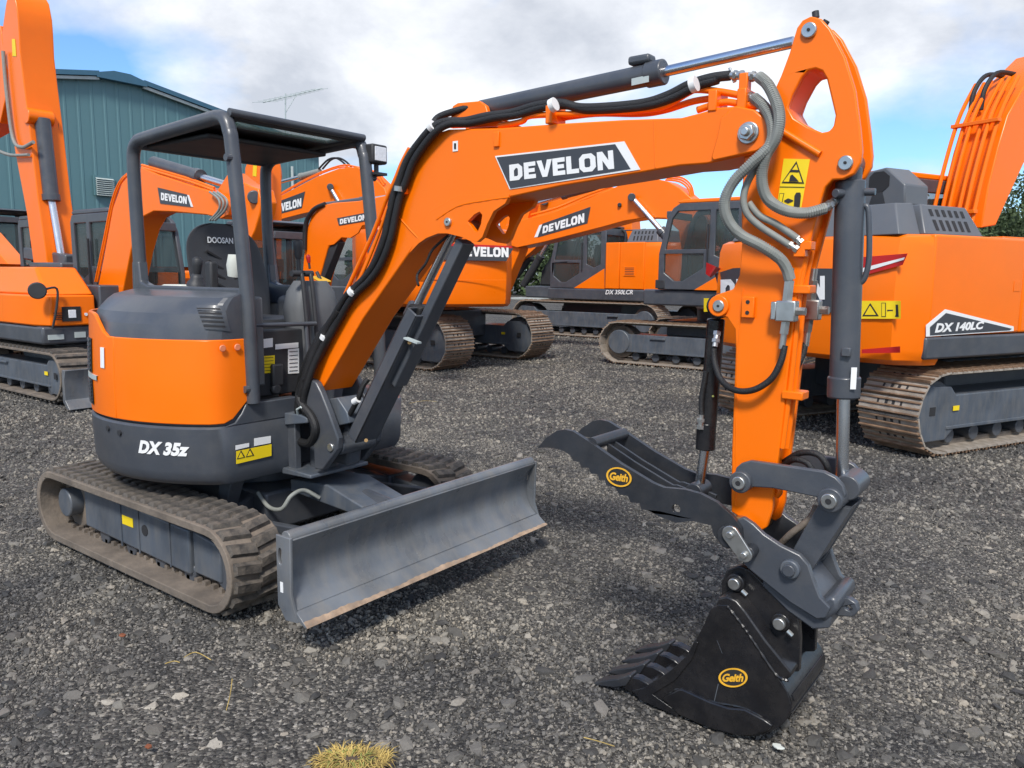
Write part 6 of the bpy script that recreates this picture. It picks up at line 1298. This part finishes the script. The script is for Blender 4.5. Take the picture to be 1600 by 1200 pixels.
# ================================================================== shed, aerial, trees
def shed():
    SX = -25.0
    t = thing('shed', 'long teal steel shed with low gable roof and louvred vent', 'shed', (SX, 12.0, 0))
    def ztop(y): return 8.42-abs(y)*(0.095 if abs(y) < 2.6 else 0.095)-max(0, abs(y)-2.6)*0.085
    # profiled cladding sheets, each one a part
    w = 0.46; k = 0; y = -14.0
    while y < 8.93:
        y1 = min(y+w, 8.95); z0, z1 = ztop(y), ztop(y1)
        mb = MB(); prof = [(y, 0.0), (y+0.06, 0.0), (y+0.085, 0.014), (y+0.145, 0.014), (y+0.17, 0.0), (y1-0.004, 0.0)]
        prof = [p for p in prof if p[0] <= y1]
        mb.grid([[(d_, yy, 0.0) for yy, d_ in prof], [(d_, yy, ztop(yy)) for yy, d_ in prof]])
        mb.build('cladding_sheet', 'teal', t, smooth=0); y += w
    MB().prism([(-14, 0), (8.9, 0), (8.9, ztop(8.9)-0.05), (0, 8.35), (-14, ztop(14)-0.05)], 'x', -20, -0.02).build('shed_body', 'teal', t)
    for a, b in ((-14.2, -0.8), (0.8, 9.1)):
        MB().bar((0.12, a, ztop(a)+0.10), (0.12, b, ztop(b)+0.10), 0.30, 0.16).build('barge_board', 'tealtrim', t)
        MB().bar((0.16, a, ztop(a)-0.06), (0.16, b, ztop(b)-0.06), 0.10, 0.10).build('barge_trim', 'palemetal', t)
    MB().prism([(-0.9, 8.30), (0.9, 8.30), (0.9, 8.46), (0.3, 8.62), (-0.3, 8.62), (-0.9, 8.46)], 'x', -20, 0.28).build('ridge_cap', 'tealtrim', t)
    for s in (-1, 1):
        e = 9.1 if s > 0 else -14.2
        MB().add([(0.2, 0, 8.46), (-20, 0, 8.46), (-20, e, ztop(e)+0.15), (0.2, e, ztop(e)+0.15)], [(0, 1, 2, 3)]).build('roof', 'tealtrim', t, smooth=0)
    v0, v1 = Vector((0, -1.128, 4.921)), Vector((0, -0.42, 4.25))
    vt = MB().box(0.05, 0.12, -1.15, -0.42, 4.25, 4.95).build('vent_frame', 'teal', t)
    for k in range(9):
        z = 4.31+k*0.07; MB().add([(0.12, -1.10, z), (0.12, -0.47, z), (0.19, -0.47, z-0.05), (0.19, -1.10, z-0.05)], [(0, 1, 2, 3)]).build('vent_louvre', 'palemetal', vt, smooth=0)
    MB().cyl((0.15, 7.35, 4.5), (0.15, 7.35, 6.2), 0.06).build('vent_pipe', 'palemetal', t)
    aer = thing('television_aerial', 'thin rooftop television aerial with many short rods on a mast', 'aerial', (SX-6, 0, 0))
    ax = SX-6
    f = lambda px, py: (lambda v, t_: Vector((0, (CAM+v*t_).y, (CAM+v*t_).z)))(ray(px, py), (ax-CAM.x)/ray(px, py).x)
    MB().cyl(f(446, 215), f(446, 146), 0.035, n=8).build('mast', 'palemetal', aer)
    b0, b1 = f(411, 160), f(503, 138); MB().cyl(b0, b1, 0.03, n=8).build('aerial_boom', 'palemetal', aer)
    MB().cyl(f(447, 175), f(463, 148), 0.02, n=8).build('brace', 'palemetal', aer)
    for k in range(12):
        p = b0.lerp(b1, (k+0.4)/12); l = 0.75-0.02*k; q = Vector((0.75*l, 0.5*l, 0.02)); MB().cyl(p-q, p+q, 0.012, n=6).build('aerial_rod', 'palemetal', aer)
shed()
def tree(px, dist, h, seed, label):
    rnd = random.Random(seed); v = ray(px, 430); d = Vector((v.x, v.y, 0)).normalized(); p = CAM+d*dist
    t = thing('tree', label, 'tree', (p.x, p.y, 0), 0, 'trees beyond the yard')
    tk = MB().tube([(0, 0, -0.1), (0.1, 0.05, h*0.25), (0.0, 0.1, h*0.55), (0.1, 0, h*0.8)], [0.24, 0.19, 0.12, 0.05], 8)
    tips = []
    for k in range(9):
        a = rnd.uniform(0, 6.28); z = h*rnd.uniform(0.3, 0.65); e = Vector((math.cos(a)*h*0.3, math.sin(a)*h*0.3, z+h*rnd.uniform(0.12, 0.3))); tk.tube([(0.05, 0.05, z), e*0.5+Vector((0, 0, z*0.52)), e], [0.09, 0.06, 0.02], 6); tips.append(e)
    tk.build('trunk', 'bark', t)
    cl = [Vector((rnd.gauss(0, h*0.17), rnd.gauss(0, h*0.17), h*rnd.uniform(0.35, 0.95))) for _ in range(30)]+tips
    mb = MB()
    for _ in range(5200):
        c = rnd.choice(cl); q = c+Vector((rnd.gauss(0, 1), rnd.gauss(0, 1), rnd.gauss(0, 0.8)))*h*0.06; s = rnd.uniform(0.06, 0.13)
        u = Vector((rnd.uniform(-1, 1), rnd.uniform(-1, 1), rnd.uniform(-1, 1))).normalized(); w = u.orthogonal().normalized()
        mb.add([q-u*s, q+w*s*0.6, q+u*s, q-w*s*0.6], [(0, 1, 2, 3)])
    mb.build('crown', 'leaf', t, smooth=0)
for i, (px, dist, h, lab) in enumerate(((1450, 44, 6.3, 'leafy green tree beyond the orange cab roof'), (1610, 38, 6.0, 'leafy green tree beyond the upright boom with many pipes'), (1180, 52, 5.6, 'leafy green tree hidden behind the lettered tail'), (880, 56, 5.5, 'small green tree beyond the row of grey cabs'), (1530, 50, 6.2, 'green tree between two trees beyond the big excavator'), (1780, 42, 7, 'green tree at the far end of the tree row'))):
    tree(px, dist, h, 20+i, lab)
def tree_line():
    rnd = random.Random(9); mb = MB()
    for k in range(26000):
        b = R(rnd.uniform(86, 139)); d = 66+rnd.gauss(0, 2.5); hh = 4.6+1.2*math.sin(b*23)+0.8*math.sin(b*61+1)
        z = hh*(1-rnd.random()**1.6)
        q = Vector((CAM.x+d*math.cos(b), CAM.y+d*math.sin(b), z+rnd.gauss(0, 0.15))); s_ = rnd.uniform(0.16, 0.34)
        u = Vector((rnd.uniform(-1, 1), rnd.uniform(-1, 1), rnd.uniform(-1, 1))).normalized(); w = u.orthogonal().normalized()
        mb.add([q-u*s_, q+w*s_*0.7, q+u*s_, q-w*s_*0.7], [(0, 1, 2, 3)])
    o = mb.build('tree_line', 'leaf', smooth=0); o['kind'] = 'stuff'; o['label'] = 'far-off belt of green trees behind the yard'
tree_line()
# ================================================================== small things on the ground
def tuft():
    rnd = random.Random(4); c = onZ(552, 1193); fw = Vector((cd.x, cd.y, 0)).normalized(); rg = Vector((cr.x, cr.y, 0)).normalized()
    base = MB(); rows = []
    for k, rr in enumerate((0.14, 0.11, 0.06, 0.0)):
        rows.append([(c.x+(rg.x*math.cos(a)*rr*0.95+fw.x*math.sin(a)*rr*0.5)*(1+0.15*math.sin(3*a)), c.y+(rg.y*math.cos(a)*rr*0.95+fw.y*math.sin(a)*rr*0.5), (0.0, 0.012, 0.018, 0.02)[k]) for a in np.linspace(0, 6.283, 20, endpoint=False)])
    t = thing('grass_tuft', 'yellowed grass tuft with bare soil lying on the gravel', 'grass', (0, 0, 0))
    base.grid(rows, closed_u=True).build('sod', 'soil', t, smooth=60)
    for mt, n in (('drygrass', 620), ('greengrass', 120)):
        mb = MB()
        for _ in range(n):
            a = rnd.uniform(0, 6.283); r_ = 0.13*rnd.random()**0.7; 
            if mt == 'greengrass': r_ *= 0.6
            uu, vv_ = r_*math.cos(a)/0.13, r_*math.sin(a)/0.13
            if mt == 'drygrass' and uu > 0.1 and uu < 0.65 and vv_ < 0.3 and rnd.random() < 0.7: continue
            if mt == 'greengrass': uu -= 0.15
            q0 = c+rg*uu*0.115+fw*vv_*0.055; p = Vector((q0.x, q0.y, 0.014)); dd_ = rg*math.cos(a)+fw*math.sin(a); b = math.atan2(dd_.y, dd_.x)+rnd.gauss(0, 0.9); l = rnd.uniform(0.025, 0.07)
            o1 = Vector((math.cos(b), math.sin(b), 0)); q1 = p+o1*l*0.5+Vector((0, 0, l*rnd.uniform(0.05, 0.32))); q2 = p+o1*l+Vector((0, 0, l*rnd.uniform(-0.12, 0.22))); s_ = Vector((-o1.y, o1.x, 0))*0.0022
            mb.add([p-s_, p+s_, q1+s_*0.8, q1-s_*0.8, q2], [(0, 1, 2, 3), (3, 2, 4)])
        o = mb.build('grass_blades', mt, t, smooth=0); o['kind'] = 'stuff'
tuft()
def flake(px, py, s, mt, name, label, cat, seed):
    rnd = random.Random(seed); c = onZ(px, py); n = 9
    pts = [(s*rnd.uniform(0.6, 1.1)*math.cos(2*math.pi*k/n), 0.7*s*rnd.uniform(0.6, 1.1)*math.sin(2*math.pi*k/n)) for k in range(n)]
    mb = MB().prism(pts, 'z', 0.0, 0.006); mb.v = [(x, y, z+0.10*x*x/s+0.2*y*y/s) for x, y, z in mb.v]
    o = mb.build(name, mt, bevel=0.001); o.location = (c.x, c.y, 0.012); tag(o, label, cat)
flake(1215, 1173, 0.022, 'cloth', 'dead_leaf', 'pale yellowish dry leaf on the gravel under the bucket heel', 'leaf', 2)
flake(945, 660, 0.03, 'wornedge', 'wood_chip', 'tan wood chip on the gravel beside the thumb tip', 'chip', 3)
def twig(pts, label):
    tag(MB().tube(spline([onZ(a, b)+Vector((0, 0, 0.014)) for a, b in pts], 4), 0.0018, 6).build('straw', 'drygrass'), label, 'straw')
flake(192, 998, 0.022, 'deadleaf', 'dead_leaf', 'small rust-red dead leaf on the gravel beside the rubber track', 'leaf', 8)
flake(232, 1173, 0.016, 'deadleaf', 'dead_leaf', 'tiny rust-brown leaf on the gravel left of the grass tuft', 'leaf', 11)
twig([(258, 1042), (272, 1038), (281, 1040)], 'short pale straw stalk on the gravel beside the dead leaf')
twig([(288, 1032), (306, 1024), (330, 1036)], 'bent pale straw stalk on the gravel below the track front')
twig([(354, 1115), (360, 1090), (363, 1066)], 'long straight straw stalk on the gravel above the grass tuft')
twig([(912, 1158), (935, 1164), (960, 1172)], 'thin dry straw stalk on the gravel before the bucket teeth')
twig([(640, 632), (662, 628), (682, 629)], 'dry straw stalk on the gravel past the boom cylinder guard')
